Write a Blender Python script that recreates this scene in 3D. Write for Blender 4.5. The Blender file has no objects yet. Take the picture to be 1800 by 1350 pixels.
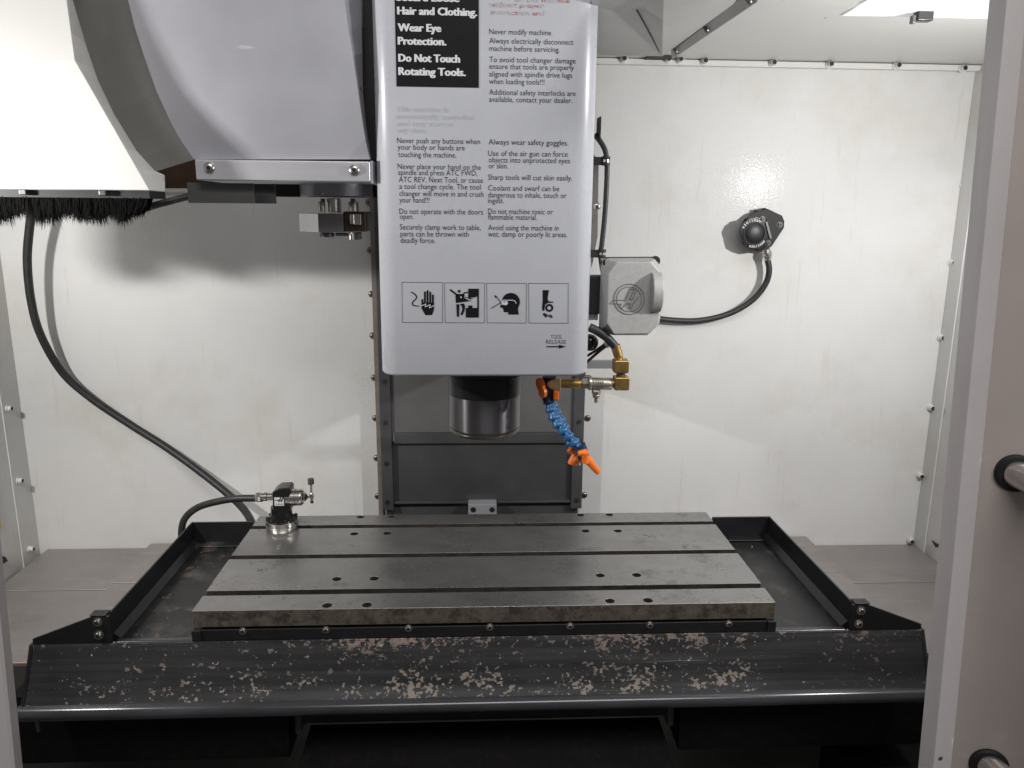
import bpy, bmesh, math, random
from mathutils import Vector, Matrix, Quaternion
random.seed(7)
S = bpy.context.scene
COL = S.collection

# ------------------------------------------------------------------ camera
F_PX, PITCH, YAW, ROLL = 1352.0, .2192, .0491, -.0093
CAM = Vector((-.0215, -1.1007, .6029))
FWD = Vector((math.sin(YAW)*math.cos(PITCH), math.cos(YAW)*math.cos(PITCH), -math.sin(PITCH)))
_r = Vector((math.cos(YAW), -math.sin(YAW), 0)); _d = FWD.cross(_r)
RIGHT = _r*math.cos(ROLL) + _d*math.sin(ROLL)
DOWN = -_r*math.sin(ROLL) + _d*math.cos(ROLL)
cam_d = bpy.data.cameras.new('camera'); cam = bpy.data.objects.new('camera', cam_d); COL.objects.link(cam)
cam_d.sensor_width = 36; cam_d.lens = F_PX/1800*36; cam_d.clip_start = .02; cam_d.clip_end = 50
m3 = Matrix((RIGHT, -DOWN, -FWD)).transposed()
cam.matrix_world = Matrix.Translation(CAM) @ m3.to_4x4()
S.camera = cam

# ------------------------------------------------------------------ light
W = bpy.data.worlds.new('World'); S.world = W; W.use_nodes = True
bg = W.node_tree.nodes['Background']; bg.inputs[0].default_value = (.95, .94, .96, 1); bg.inputs[1].default_value = .09
S.view_settings.view_transform = 'Standard'; S.view_settings.look = 'None'
S.view_settings.exposure = .13; S.view_settings.gamma = 1
def lamp(name, loc, aim, power, sx, sy, col, spread=170):
    d = bpy.data.lights.new(name, 'AREA'); d.shape = 'RECTANGLE'; d.size = sx; d.size_y = sy
    d.energy = power; d.color = col; d.spread = math.radians(spread)
    o = bpy.data.objects.new(name, d); COL.objects.link(o); o.location = loc
    o.rotation_euler = (Vector(aim)-Vector(loc)).to_track_quat('-Z', 'Y').to_euler()
    return o
lamp('work_lamp', (.885, -.22, .70), (.30, .6, .45), 5.4, .035, .02, (1, .985, .975))
lamp('work_lamp', (-.95, -.22, .635), (-.25, .6, .35), 5.6, .05, .008, (1, .975, .945))
lamp('shop_ceiling_light', (.3, -2.1, 2.5), (0, -.2, .4), 40, 2.0, .8, (1, .975, .96))

# ------------------------------------------------------------------ picture to place: where the ray of a photo pixel meets a plane
def P(u, v, ax, val):
    d = FWD + RIGHT*((u-900)/F_PX) + DOWN*((v-675)/F_PX)
    i = 'XYZ'.index(ax)
    return CAM + d*((val-CAM[i])/d[i])

# ------------------------------------------------------------------ materials
def mat(name, col, rough=.5, metal=0., spec=.5, var=0., vscale=20., bump=0., bscale=200., rvar=0., coat=0., stretch=None):
    m = bpy.data.materials.new(name); m.use_nodes = True
    n = m.node_tree.nodes; l = m.node_tree.links; b = n['Principled BSDF']
    b.inputs['Base Color'].default_value = (*col, 1); b.inputs['Roughness'].default_value = rough
    b.inputs['Metallic'].default_value = metal; b.inputs['Specular IOR Level'].default_value = spec
    b.inputs['Coat Weight'].default_value = coat; b.inputs['Coat Roughness'].default_value = .10
    tc = n.new('ShaderNodeTexCoord'); mp = n.new('ShaderNodeMapping'); l.new(tc.outputs['Object'], mp.inputs[0])
    if stretch: mp.inputs['Scale'].default_value = stretch
    m['map'] = mp.name
    if var or rvar:
        t = n.new('ShaderNodeTexNoise'); t.inputs['Scale'].default_value = vscale; t.inputs['Detail'].default_value = 7; t.inputs['Roughness'].default_value = .62
        l.new(mp.outputs[0], t.inputs['Vector'])
        if var:
            mr = n.new('ShaderNodeMapRange'); mr.inputs[1].default_value = .3; mr.inputs[2].default_value = .7
            mr.inputs[3].default_value = 1-var; mr.inputs[4].default_value = 1+var
            l.new(t.outputs[0], mr.inputs[0])
            mx = n.new('ShaderNodeVectorMath'); mx.operation = 'SCALE'; mx.inputs[0].default_value = col
            l.new(mr.outputs[0], mx.inputs['Scale']); l.new(mx.outputs[0], b.inputs['Base Color'])
        if rvar:
            mr2 = n.new('ShaderNodeMapRange'); mr2.inputs[1].default_value = .3; mr2.inputs[2].default_value = .7
            mr2.inputs[3].default_value = max(.03, rough-rvar); mr2.inputs[4].default_value = min(1, rough+rvar)
            l.new(t.outputs[0], mr2.inputs[0]); l.new(mr2.outputs[0], b.inputs['Roughness'])
    if bump:
        t2 = n.new('ShaderNodeTexNoise'); t2.inputs['Scale'].default_value = bscale; t2.inputs['Detail'].default_value = 3
        l.new(mp.outputs[0], t2.inputs['Vector'])
        bp = n.new('ShaderNodeBump'); bp.inputs['Strength'].default_value = bump; bp.inputs['Distance'].default_value = .001
        l.new(t2.outputs[0], bp.inputs['Height']); l.new(bp.outputs[0], b.inputs['Normal']); l.new(bp.outputs[0], b.inputs['Coat Normal'])
    return m

def patches(m, col, scale, lo, hi, rough=.7, metal=0., stretch=(1, 1, 1), mask=None, amount=1., detail=9, seed=0., nrough=.68):
    """Irregular patches of another colour (chips, rust, smudges) over a material; mask(nodes, links, position) -> socket."""
    n = m.node_tree.nodes; l = m.node_tree.links; b = n['Principled BSDF']
    tc = n.new('ShaderNodeTexCoord'); mp = n.new('ShaderNodeMapping'); mp.inputs['Scale'].default_value = stretch
    mp.inputs['Location'].default_value = (seed, seed*.7, seed*1.3)
    l.new(tc.outputs['Object'], mp.inputs[0])
    t = n.new('ShaderNodeTexNoise'); t.inputs['Scale'].default_value = scale; t.inputs['Detail'].default_value = detail; t.inputs['Roughness'].default_value = nrough
    l.new(mp.outputs[0], t.inputs['Vector'])
    s = t.outputs[0]
    if mask:
        ad = n.new('ShaderNodeMath'); ad.operation = 'ADD'; l.new(s, ad.inputs[0]); l.new(mask(n, l, tc.outputs['Object']), ad.inputs[1]); s = ad.outputs[0]
    mr = n.new('ShaderNodeMapRange'); mr.inputs[1].default_value = lo; mr.inputs[2].default_value = hi; mr.inputs[4].default_value = amount
    l.new(s, mr.inputs[0])
    for inp, val in (('Base Color', (*col, 1)), ('Roughness', rough), ('Metallic', metal)):
        isc = inp == 'Base Color'
        x = n.new('ShaderNodeMix'); x.data_type = 'RGBA' if isc else 'FLOAT'
        ia, ib, io = (6, 7, 2) if isc else (2, 3, 0)
        src = b.inputs[inp]
        if src.is_linked: l.new(src.links[0].from_socket, x.inputs[ia])
        else: x.inputs[ia].default_value = src.default_value
        x.inputs[ib].default_value = val
        l.new(mr.outputs[0], x.inputs[0]); l.new(x.outputs[io], src)
    return m

def axis_mask(axis, pts):
    """Piecewise-linear bias along one axis (where the wear sits)."""
    def f(n, l, pos):
        sp = n.new('ShaderNodeSeparateXYZ'); l.new(pos, sp.inputs[0])
        lo, hi = pts[0][0], pts[-1][0]
        mr = n.new('ShaderNodeMapRange'); mr.inputs[1].default_value = lo; mr.inputs[2].default_value = hi
        l.new(sp.outputs['XYZ'.index(axis)], mr.inputs[0])
        c = n.new('ShaderNodeValToRGB'); e = c.color_ramp.elements
        while len(e) < len(pts): e.new(.5)
        for k, (x, v) in enumerate(pts):
            e[k].position = (x-lo)/(hi-lo); q = .5+v; e[k].color = (q, q, q, 1)
        l.new(mr.outputs[0], c.inputs[0])
        sb = n.new('ShaderNodeMath'); sb.operation = 'SUBTRACT'; sb.inputs[1].default_value = .5; l.new(c.outputs[0], sb.inputs[0])
        return sb.outputs[0]
    return f

def noise_mask(scale, amp, seed=0., stretch=(1, 1, 1), lift=.5):
    def f(n, l, pos):
        mp = n.new('ShaderNodeMapping'); mp.inputs['Scale'].default_value = stretch; mp.inputs['Location'].default_value = (seed, seed*.6, seed*1.7); l.new(pos, mp.inputs[0])
        t = n.new('ShaderNodeTexNoise'); t.inputs['Scale'].default_value = scale; t.inputs['Detail'].default_value = 3; l.new(mp.outputs[0], t.inputs['Vector'])
        a = n.new('ShaderNodeMath'); a.operation = 'MULTIPLY_ADD'; a.inputs[1].default_value = amp; a.inputs[2].default_value = -amp*lift; l.new(t.outputs[0], a.inputs[0])
        return a.outputs[0]
    return f

def both(*ms):
    def f(n, l, pos):
        s = ms[0](n, l, pos)
        for q in ms[1:]:
            a = n.new('ShaderNodeMath'); a.operation = 'ADD'; l.new(s, a.inputs[0]); l.new(q(n, l, pos), a.inputs[1]); s = a.outputs[0]
        return s
    return f

WHITE = mat('white_enclosure_paint', (.655, .655, .645), .5, spec=.3, bump=.30, bscale=200, var=.035, vscale=5, rvar=.05, coat=.045)
patches(WHITE, (.40, .36, .29), 38, .70, .78, .45, seed=3, amount=.35)
patches(WHITE, (.22, .21, .20), 330, .735, .76, .5, seed=9, amount=.5, detail=2)
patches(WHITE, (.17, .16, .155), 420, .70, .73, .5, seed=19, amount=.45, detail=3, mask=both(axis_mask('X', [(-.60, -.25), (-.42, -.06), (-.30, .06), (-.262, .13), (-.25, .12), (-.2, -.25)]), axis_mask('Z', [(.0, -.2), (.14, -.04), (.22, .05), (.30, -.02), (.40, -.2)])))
patches(WHITE, (.50, .47, .40), 12, .60, .75, .45, stretch=(5, 1, .35), seed=41, amount=.5)
patches(WHITE, (.55, .53, .47), 4, .50, .68, .5, seed=51, amount=.55)
patches(WHITE, (.35, .33, .30), 30, .71, .73, .5, stretch=(3.5, 1, .22), seed=44, amount=.45, detail=3)
CEIL = mat('white_ceiling_paint', (.66, .662, .635), .5, spec=.3, bump=.30, bscale=200, var=.03, vscale=5, coat=.06)
GUARD = mat('white_guard_paint', (.66, .655, .635), .4, bump=.05, bscale=300, var=.02, vscale=8)
patches(GUARD, (.45, .38, .30), 60, .70, .76, .5, seed=2, amount=.4)
HEADP = mat('silver_grey_head_paint', (.56, .575, .62), .30, bump=.06, bscale=420, var=.04, vscale=7, coat=.25, rvar=.07)
patches(HEADP, (.60, .60, .62), 60, .70, .735, .35, stretch=(1, 1, .5), seed=15, amount=.35)
patches(HEADP, (.30, .29, .28), 150, .735, .76, .5, seed=18, amount=.5, detail=2)
patches(HEADP, (.36, .36, .38), 26, .68, .8, .4, seed=5, amount=.3)
SHROUD = mat('brushed_grey_shroud', (.44, .44, .475), .38, metal=.25, bump=.05, bscale=500, var=.07, vscale=6, rvar=.06)
patches(SHROUD, (.62, .62, .64), 14, .705, .715, .3, stretch=(.25, 1, 3), seed=4, amount=.5, detail=3)
ZINC = mat('bare_aluminium_bracket', (.62, .62, .66), .32, metal=.5, var=.05, vscale=14, stretch=(1, 8, 8))
BLACKP = mat('black_powder_coat', (.012, .012, .014), .34, bump=.06, bscale=420, var=.2, vscale=20)
patches(BLACKP, (.16, .15, .14), 90, .70, .74, .6, seed=1, amount=.6)
MATTE = mat('matte_black', (.010, .010, .011), .6)
RUBBER = mat('black_rubber_hose', (.020, .020, .021), .48, bump=.3, bscale=400, var=.35, vscale=60)
patches(RUBBER, (.09, .085, .08), 50, .60, .75, .7, seed=2, amount=.5)
GLOSSB = mat('gloss_black_anodised', (.010, .010, .011), .16)
STEEL = mat('bright_steel', (.62, .60, .56), .22, metal=1, var=.12, vscale=60)
SCREW = mat('screw_steel', (.50, .48, .45), .3, metal=1, var=.1, vscale=90)
DARKST = mat('dark_steel', (.16, .155, .15), .38, metal=.9, var=.25, vscale=40)
TABLE = mat('ground_table_iron', (.33, .325, .322), .29, metal=.86, var=.16, vscale=7, rvar=.07, bump=.06, bscale=700, stretch=(1, 1.6, 1))
patches(TABLE, (.14, .13, .12), 9, .48, .68, .40, metal=.6, seed=61, amount=.32)
patches(TABLE, (.09, .085, .078), 17, .585, .66, .42, metal=.6, seed=6, amount=.45)
patches(TABLE, (.10, .09, .08), 40, .62, .68, .5, metal=.5, seed=66, amount=.7, mask=noise_mask(7, .3, 3))
patches(TABLE, (.30, .28, .26), 9, .62, .72, .40, metal=.8, seed=16, amount=.5, stretch=(.7, 2, 1))
patches(TABLE, (.05, .045, .042), 75, .70, .76, .6, metal=.2, seed=8, amount=.6)
RUSTY = mat('rusty_table_edge', (.125, .105, .085), .55, metal=.35, var=.3, vscale=45)
patches(RUSTY, (.030, .018, .014), 40, .47, .60, .75, seed=2, amount=.9)
patches(RUSTY, (.012, .008, .007), 120, .56, .63, .75, seed=5, amount=.85)
patches(RUSTY, (.30, .22, .16), 70, .62, .70, .7, seed=7, amount=.6)
SLOT = mat('oily_slot_iron', (.035, .030, .027), .6, metal=.3, var=.5, vscale=40)
TRAYF = mat('worn_black_tray', (.009, .009, .010), .36, bump=.08, bscale=240, var=.25, vscale=14, rvar=.06)
patches(TRAYF, (.075, .070, .063), 16, .52, .68, .45, seed=11, amount=.9)
patches(TRAYF, (.15, .095, .075), 34, .60, .65, .6, seed=13, amount=.6, mask=axis_mask('X', [(-.6, .03), (-.3, .0), (.3, -.06), (.6, -.04)]))
patches(TRAYF, (.36, .34, .31), 75, .675, .69, .6, seed=14, amount=.8)
APRON = mat('chipped_black_apron', (.026, .026, .028), .38, bump=.05, bscale=300, var=.2, vscale=10, rvar=.06)
patches(APRON, (.075, .074, .074), 9, .45, .70, .40, stretch=(.25, 1, 9), seed=21, amount=.6)
_zt = axis_mask('Z', [(-.14, -.14), (-.105, -.10), (-.085, -.05), (-.066, .01), (-.054, .06), (-.044, .075)])
_xt = axis_mask('X', [(-.71, -.10), (-.34, -.05), (-.24, .03), (-.16, .06), (-.02, .03), (.03, -.05), (.14, -.03), (.18, .05), (.36, .06), (.42, -.05), (.52, -.05), (.60, .02), (.71, -.02)])
_zb = axis_mask('Z', [(-.14, -.02), (-.124, .05), (-.108, .045), (-.090, -.03), (-.07, -.10), (-.044, -.14)])
_xb = axis_mask('X', [(-.71, -.10), (-.60, .0), (-.50, .05), (-.36, .04), (-.25, -.04), (-.12, .05), (.05, .04), (.12, -.03), (.22, .05), (.40, .02), (.5, -.07), (.71, -.09)])
patches(APRON, (.17, .125, .108), 130, .645, .675, .75, stretch=(.8, 1, 1), nrough=.6, detail=7, seed=23, mask=both(_zt, _xt, noise_mask(24, .5, 4)))
patches(APRON, (.25, .205, .18), 190, .685, .715, .75, stretch=(.8, 1, 1), nrough=.55, detail=5, seed=43, amount=.8, mask=both(_zt, _xt, noise_mask(24, .5, 4)))
patches(APRON, (.24, .205, .175), 170, .645, .685, .7, stretch=(.8, 1, 1), nrough=.55, detail=5, seed=29, mask=both(_zb, _xb, noise_mask(26, .55, 9, (.8, 1, 1.1))))
patches(APRON, (.17, .14, .125), 110, .655, .68, .6, stretch=(.8, 1, 1), seed=35, amount=.9, nrough=.5, mask=noise_mask(12, .25, 2))
patches(APRON, (.42, .40, .37), 170, .70, .725, .6, stretch=(.8, 1, 1), seed=25, amount=.9, nrough=.5, mask=noise_mask(14, .2, 6))
patches(APRON, (.24, .24, .25), 30, .725, .735, .4, stretch=(.08, 1, 6), seed=31, amount=.5, detail=3)
LIPM = mat('worn_black_lip', (.05, .05, .055), .2, var=.3, vscale=40, stretch=(.2, 1, 1), metal=.2)
WAYC = mat('black_way_cover', (.085, .085, .088), .42, metal=.3, var=.14, vscale=10, rvar=.05, bump=.03, bscale=400)
patches(WAYC, (.13, .13, .13), 30, .66, .74, .5, stretch=(3, 1, 1), seed=5, amount=.5)
LEDGE = mat('stainless_ledge_sheet', (.36, .335, .325), .42, metal=.55, var=.10, vscale=9, bump=.3, bscale=700, rvar=.06)
patches(LEDGE, (.24, .205, .195), 420, .45, .62, .5, metal=.5, amount=.25, detail=2)
patches(LEDGE, (.50, .47, .45), 14, .55, .72, .36, metal=.6, stretch=(1, 4, 1), seed=14, amount=.4)
patches(LEDGE, (.22, .18, .16), 7, .55, .75, .5, metal=.4, seed=24, amount=.45)
patches(LEDGE, (.16, .13, .115), 60, .62, .72, .55, metal=.3, seed=4, amount=.5)
PINKE = mat('rust_stained_fold', (.42, .18, .13), .5, var=.4, vscale=60)
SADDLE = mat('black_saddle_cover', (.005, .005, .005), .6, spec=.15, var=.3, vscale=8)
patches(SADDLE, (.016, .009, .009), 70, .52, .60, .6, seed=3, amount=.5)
IRON = mat('grey_cast_iron_paint', (.09, .09, .08), .6, var=.35, vscale=30)
DOOR = mat('lilac_grey_door_paint', (.60, .565, .565), .27, bump=.03, bscale=400, var=.035, vscale=9, coat=.2)
patches(DOOR, (.20, .18, .18), 120, .745, .76, .5, seed=2, amount=.7)
PANELP = mat('warm_grey_door_panel', (.47, .415, .385), .24, bump=.03, bscale=300, var=.06, vscale=5, coat=.3)
patches(PANELP, (.58, .53, .50), 18, .64, .72, .2, stretch=(1, 1, 3), seed=3, amount=.4)
BRASS = mat('tarnished_brass', (.45, .30, .11), .36, metal=.9, var=.25, vscale=90, bump=.15, bscale=500)
NICKEL = mat('nickel_valve', (.50, .47, .40), .34, metal=.9, var=.15, vscale=90, bump=.2, bscale=700)
CAST = mat('sandblasted_cast_cover', (.40, .40, .39), .55, metal=.25, bump=.35, bscale=900, var=.08, vscale=120)
BLUE = mat('blue_segment_plastic', (.018, .105, .26), .28, var=.12, vscale=60)
BLUEB = mat('dark_blue_segment_plastic', (.008, .03, .075), .35)
ORANGE = mat('orange_plastic', (.80, .18, .022), .38, var=.08, vscale=70)
INK = mat('black_print_ink', (.007, .007, .008), .5, spec=.2)
INKW = mat('white_print_ink', (.72, .72, .74), .45)
INKG = mat('ghost_print', (.53, .545, .588), .31)
INKR = mat('worn_red_print', (.42, .09, .045), .45)
patches(INKR, (.50, .51, .55), 120, .42, .52, .35, seed=2, amount=1)
LENS = mat('smoked_lens', (.012, .014, .014), .38, spec=.3)
BROWN = mat('bare_brown_board', (.16, .095, .055), .7, var=.15, vscale=12)
YEL = mat('old_yellow_sealant', (.55, .43, .17), .6, var=.25, vscale=50)
FLOOR = mat('dark_sump_floor', (.07, .07, .065), .5, var=.3, vscale=8)
CHIP = mat('bright_chip', (.75, .73, .68), .3, metal=.7)
PANEL = bpy.data.materials.new('glowing_white_sheet'); PANEL.use_nodes = True
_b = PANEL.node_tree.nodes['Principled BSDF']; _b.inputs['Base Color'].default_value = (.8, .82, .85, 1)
_b.inputs['Emission Color'].default_value = (.80, .90, 1, 1); _b.inputs['Emission Strength'].default_value = .28  # weak glow added to the white sheet so it looks brightly lit

# ------------------------------------------------------------------ mesh building
class MB:
    def __init__(s): s.v = []; s.f = []; s.m = []
    def add(s, vs, fs, m=0):
        o = len(s.v); s.v += [Vector(x) for x in vs]
        for f in fs: s.f.append([o+i for i in f]); s.m.append(m)
        return s
    def box(s, x0, x1, y0, y1, z0, z1, m=0):
        v = [(x, y, z) for x in (x0, x1) for y in (y0, y1) for z in (z0, z1)]
        return s.add(v, [(0, 1, 3, 2), (4, 6, 7, 5), (0, 4, 5, 1), (2, 3, 7, 6), (0, 2, 6, 4), (1, 5, 7, 3)], m)
    def loft(s, rings, m=0, cap=True):
        n = len(rings[0]); vs = [p for r in rings for p in r]; fs = []
        for k in range(len(rings)-1):
            for i in range(n):
                j = (i+1) % n; fs.append((k*n+i, k*n+j, (k+1)*n+j, (k+1)*n+i))
        if cap: fs += [tuple(range(n))[::-1], tuple(range((len(rings)-1)*n, len(rings)*n))]
        return s.add(vs, fs, m)
    def prism(s, poly, ax, c0, c1, m=0):
        def q(a, b, c): return {'X': (c, a, b), 'Y': (a, c, b), 'Z': (a, b, c)}[ax]
        return s.loft([[q(a, b, c0) for a, b in poly], [q(a, b, c1) for a, b in poly]], m)
    def lathe(s, prof, o, ax, n=20, m=0, cap=True):
        o = Vector(o); ax = Vector(ax).normalized(); e1 = ax.orthogonal().normalized(); e2 = ax.cross(e1)
        rings = [[o+ax*h+(e1*math.cos(2*math.pi*i/n)+e2*math.sin(2*math.pi*i/n))*max(r, 1e-5) for i in range(n)] for r, h in prof]
        return s.loft(rings, m, cap)
    def cyl(s, a, b, r, n=16, m=0, r2=None):
        a = Vector(a); b = Vector(b)
        return s.lathe([(r, 0), (r if r2 is None else r2, (b-a).length)], a, b-a, n, m)
    def tube(s, pts, r, n=10, m=0, sub=8):
        pts = [Vector(p) for p in pts]; c = []
        for i in range(len(pts)-1):
            p0 = pts[max(i-1, 0)]; p1 = pts[i]; p2 = pts[i+1]; p3 = pts[min(i+2, len(pts)-1)]
            for k in range(sub):
                t = k/sub
                c.append(.5*((2*p1)+(p2-p0)*t+(2*p0-5*p1+4*p2-p3)*t*t+(3*p1-p0-3*p2+p3)*t**3))
        c.append(pts[-1])
        tg = [(c[min(i+1, len(c)-1)]-c[max(i-1, 0)]).normalized() for i in range(len(c))]
        e = tg[0].orthogonal().normalized(); rings = []
        for i, p in enumerate(c):
            e = (e-tg[i]*e.dot(tg[i])).normalized(); g = tg[i].cross(e)
            rings.append([p+(e*math.cos(2*math.pi*j/n)+g*math.sin(2*math.pi*j/n))*r for j in range(n)])
        return s.loft(rings, m)
    def build(s, name, mats, parent=None, bevel=0, seg=2, sharp=38, flat=False):
        me = bpy.data.meshes.new(name); me.from_pydata([tuple(v) for v in s.v], [], s.f)
        if not isinstance(mats, (list, tuple)): mats = [mats]
        for x in mats: me.materials.append(x)
        me.polygons.foreach_set('material_index', s.m)
        bm = bmesh.new(); bm.from_mesh(me); bmesh.ops.recalc_face_normals(bm, faces=bm.faces); bm.to_mesh(me); bm.free()
        if not flat:
            me.polygons.foreach_set('use_smooth', [True]*len(me.polygons)); me.set_sharp_from_angle(angle=math.radians(sharp))
        o = bpy.data.objects.new(name, me); COL.objects.link(o)
        attach(o, parent)
        if bevel:
            md = o.modifiers.new('edge', 'BEVEL'); md.width = bevel; md.segments = seg; md.limit_method = 'ANGLE'; md.angle_limit = math.radians(40); md.harden_normals = True
        return o
def attach(o, parent):
    if parent is not None:
        o.parent = parent
        base = parent.matrix_basis.translation.copy(); q = parent.parent
        while q: base += q.matrix_basis.translation; q = q.parent
        o.location = o.location - base
def thing(name, label, cat, loc, group=None):
    o = bpy.data.objects.new(name, None); COL.objects.link(o); o.location = loc; o.empty_display_size = .03
    return tag(o, label, cat, group)
def tag(o, label, cat, group=None):
    o['label'] = label; o['category'] = cat
    if group: o['group'] = group
    return o
def struct(o): o['kind'] = 'structure'; return o
def instance(name, src, loc, parent, face=None, scale=1.):
    o = bpy.data.objects.new(name, src); COL.objects.link(o); o.location = loc
    if face is not None: o.rotation_euler = Vector((0, -1, 0)).rotation_difference(Vector(face)).to_euler()
    o.scale = (scale,)*3
    attach(o, parent); return o
def proto(mb, mats, name, sharp=38):
    o = mb.build(name, mats, None, sharp=sharp); me = o.data; bpy.data.objects.remove(o); return me
# screws look towards -Y, base at the origin
def button_mesh(name, m, r=.0075):
    b = MB(); b.lathe([(r, 0), (r*1.0, .0012), (r*.88, r*.35), (r*.62, r*.56), (r*.36, r*.60)], (0, 0, 0), (0, -1, 0), 16, 0)
    b.lathe([(r*.36, r*.605), (r*.30, r*.62), (r*.05, r*.61)], (0, 0, 0), (0, -1, 0), 6, 1); return proto(b, [m, MATTE], name)
def socket_mesh(name, m, r=.0055, h=.006):
    b = MB(); b.lathe([(r*1.5, 0), (r*1.5, .0012)], (0, 0, 0), (0, -1, 0), 16, 0)
    b.lathe([(r, .0012), (r, h*.9), (r*.92, h), (r*.55, h)], (0, 0, 0), (0, -1, 0), 16, 0, cap=False)
    b.lathe([(r*.55, h+.0001), (r*.5, h*.6), (r*.1, h*.6)], (0, 0, 0), (0, -1, 0), 6, 1); return proto(b, [m, MATTE], name)
DOME = button_mesh('dome_bolt', mat('dull_bolt', (.22, .20, .18), .3, metal=.9))
DOMEB = button_mesh('button_screw', SCREW, .0085)
SOCK = socket_mesh('socket_bolt', SCREW)
SOCKB = socket_mesh('black_socket_bolt', mat('black_bolt', (.05, .05, .05), .4, metal=.6))
CSK = proto(MB().lathe([(.0062, 0), (.0062, .0006), (.0048, .0007)], (0, 0, 0), (0, -1, 0), 16, 0).lathe([(.0025, .0009), (.002, .001), (.0002, .001)], (0, 0, 0), (0, -1, 0), 6, 1), [mat('flush_screw', (.10, .10, .10), .35, metal=.8), MATTE], 'flush_screw')
WBOLT = proto(MB().lathe([(.0075, 0), (.0075, .003), (.0058, .0032), (.0056, .009), (.0045, .0105)], (0, 0, 0), (0, -1, 0), 14, 0).lathe([(.0046, .0107), (.004, .0108), (.0002, .0107)], (0, 0, 0), (0, -1, 0), 6, 1), [GUARD, MATTE], 'painted_bolt')

# ------------------------------------------------------------------ enclosure
YW = .60
def sheet_wall(x0, x1, z0, z1):
    b = MB(); b.box(x0, x1, YW, YW+.004, z0, z1); return b
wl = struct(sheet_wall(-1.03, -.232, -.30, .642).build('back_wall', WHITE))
for u, v in ((648, 440), (653, 517), (655, 590), (659, 664), (660, 735), (662, 805), (664, 872), (645, 356)):
    p = P(u, v, 'Y', YW); p.x = -.2478; instance('bolt', DOME, p, wl)
MB().box(-1.03, -.26, YW-.012, YW-.001, .638, .646).build('top_flange', WHITE, wl, bevel=.001)
wr = struct(sheet_wall(.222, 1.05, -.30, .918).build('back_wall', WHITE))
for u, v in ((1033, 735), (1027, 870)):
    p = P(u, v, 'Y', YW); instance('bolt', DOME, p, wr)
for u, v in ((1714, 183), (1693, 326), (1672, 461), (1653, 593), (1635, 716), (1616, 835), (1599, 949)):
    p = P(u, v, 'Y', YW); instance('bolt', WBOLT, p, wr, scale=1.15)
MB().box(.222, 1.05, YW-.014, YW-.001, .905, .9165).build('top_flange', CEIL, wr, bevel=.001)
for u, v in ((1096, 104), (1174, 104.5), (1195, 105), (1238, 107.7), (1357.7, 111), (1457.6, 113.6), (1575.6, 115.7), (1691, 121)):
    p = P(u, v, 'Y', YW-.014); instance('bolt', WBOLT, p, wr, scale=1.15)
# recess over the left panel
rc = struct(MB().box(-1.03, -.18, .70, .706, .55, 1.0).build('recess_wall', BROWN))
# side walls with a screwed corner flange
b = MB(); b.box(-1.034, -1.03, -.05, YW, -.30, .80)
sl = struct(b.build('side_wall', WHITE))
MB().box(-1.0298, -1.0268, .535, .5995, -.30, .63).build('corner_flange', WHITE, sl, bevel=.0008)
for u, v in ((12, 718), (31, 845), (51, 965)):
    p = P(u, v, 'X', -1.0268); instance('bolt', WBOLT, p, sl, face=(1, 0, 0))
b = MB(); b.box(1.05, 1.054, -.35, YW+.004, -.30, .935)
sr = struct(b.build('side_wall', WHITE))
MB().box(1.0465, 1.0498, .555, .5995, -.19, .905).build('corner_flange', WHITE, sr, bevel=.0008)
# ceiling sheets
b = MB(); b.loft([[(x, y, z) for x, y in ((.19, .05), (.545, .05), (.575, .215), (1.05, .215), (1.05, .604), (.19, .604))] for z in (.9185, .924)])
cr = struct(b.build('ceiling', CEIL))
b = MB(); b.box(-1.03, -.18, .06, .70, .99, .994)
struct(b.build('ceiling', CEIL))
# floor of the sump under the machine
struct(MB().box(-1.6, 1.6, -1.2, 1.0, -.46, -.45).build('floor', FLOOR))

# white sheet panel with its slanted flange and the little black clip
o = thing('white_sheet_panel', 'bright white panel in the top right corner beside the ceiling', 'sheet panel', P(1600, 15, 'Z', .92))
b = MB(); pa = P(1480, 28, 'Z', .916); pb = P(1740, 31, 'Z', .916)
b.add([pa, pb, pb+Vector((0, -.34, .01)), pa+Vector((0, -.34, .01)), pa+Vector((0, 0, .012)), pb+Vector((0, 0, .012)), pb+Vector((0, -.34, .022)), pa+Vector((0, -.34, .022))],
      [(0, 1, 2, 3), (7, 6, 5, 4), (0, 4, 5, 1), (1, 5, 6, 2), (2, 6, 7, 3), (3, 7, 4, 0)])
b.build('panel_sheet', PANEL, o)
b = MB(); q0 = P(1449, 33, 'Y', .235); q1 = P(1480, 28, 'Y', .225); q2 = P(1530, -2, 'Y', .12); q3 = P(1500, -8, 'Y', .12); q4 = P(1467, 18, 'Y', .24); q5 = P(1470, -20, 'Y', .2)
up = Vector((0, .004, .004))
b.loft([[q0, q1, q2, q3], [q0+up, q1+up, q2+up, q3+up]]); b.loft([[q0+up, q3+up, q5, q4], [q0+up*2, q3+up*2, q5+up, q4+up]])
b.build('flange', CEIL, o)
c0 = P(1622, 36, 'Z', .905)
o = thing('wire_clip', 'small black clip hanging from the ceiling under the bright panel', 'clip', c0)
MB().box(c0.x-.013, c0.x+.013, c0.y-.008, c0.y+.008, .903, .9185).build('body', GLOSSB, o, bevel=.002)
MB().box(c0.x-.019, c0.x-.013, c0.y-.005, c0.y+.005, .900, .912).build('jaw', DARKST, o, bevel=.001)

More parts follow.
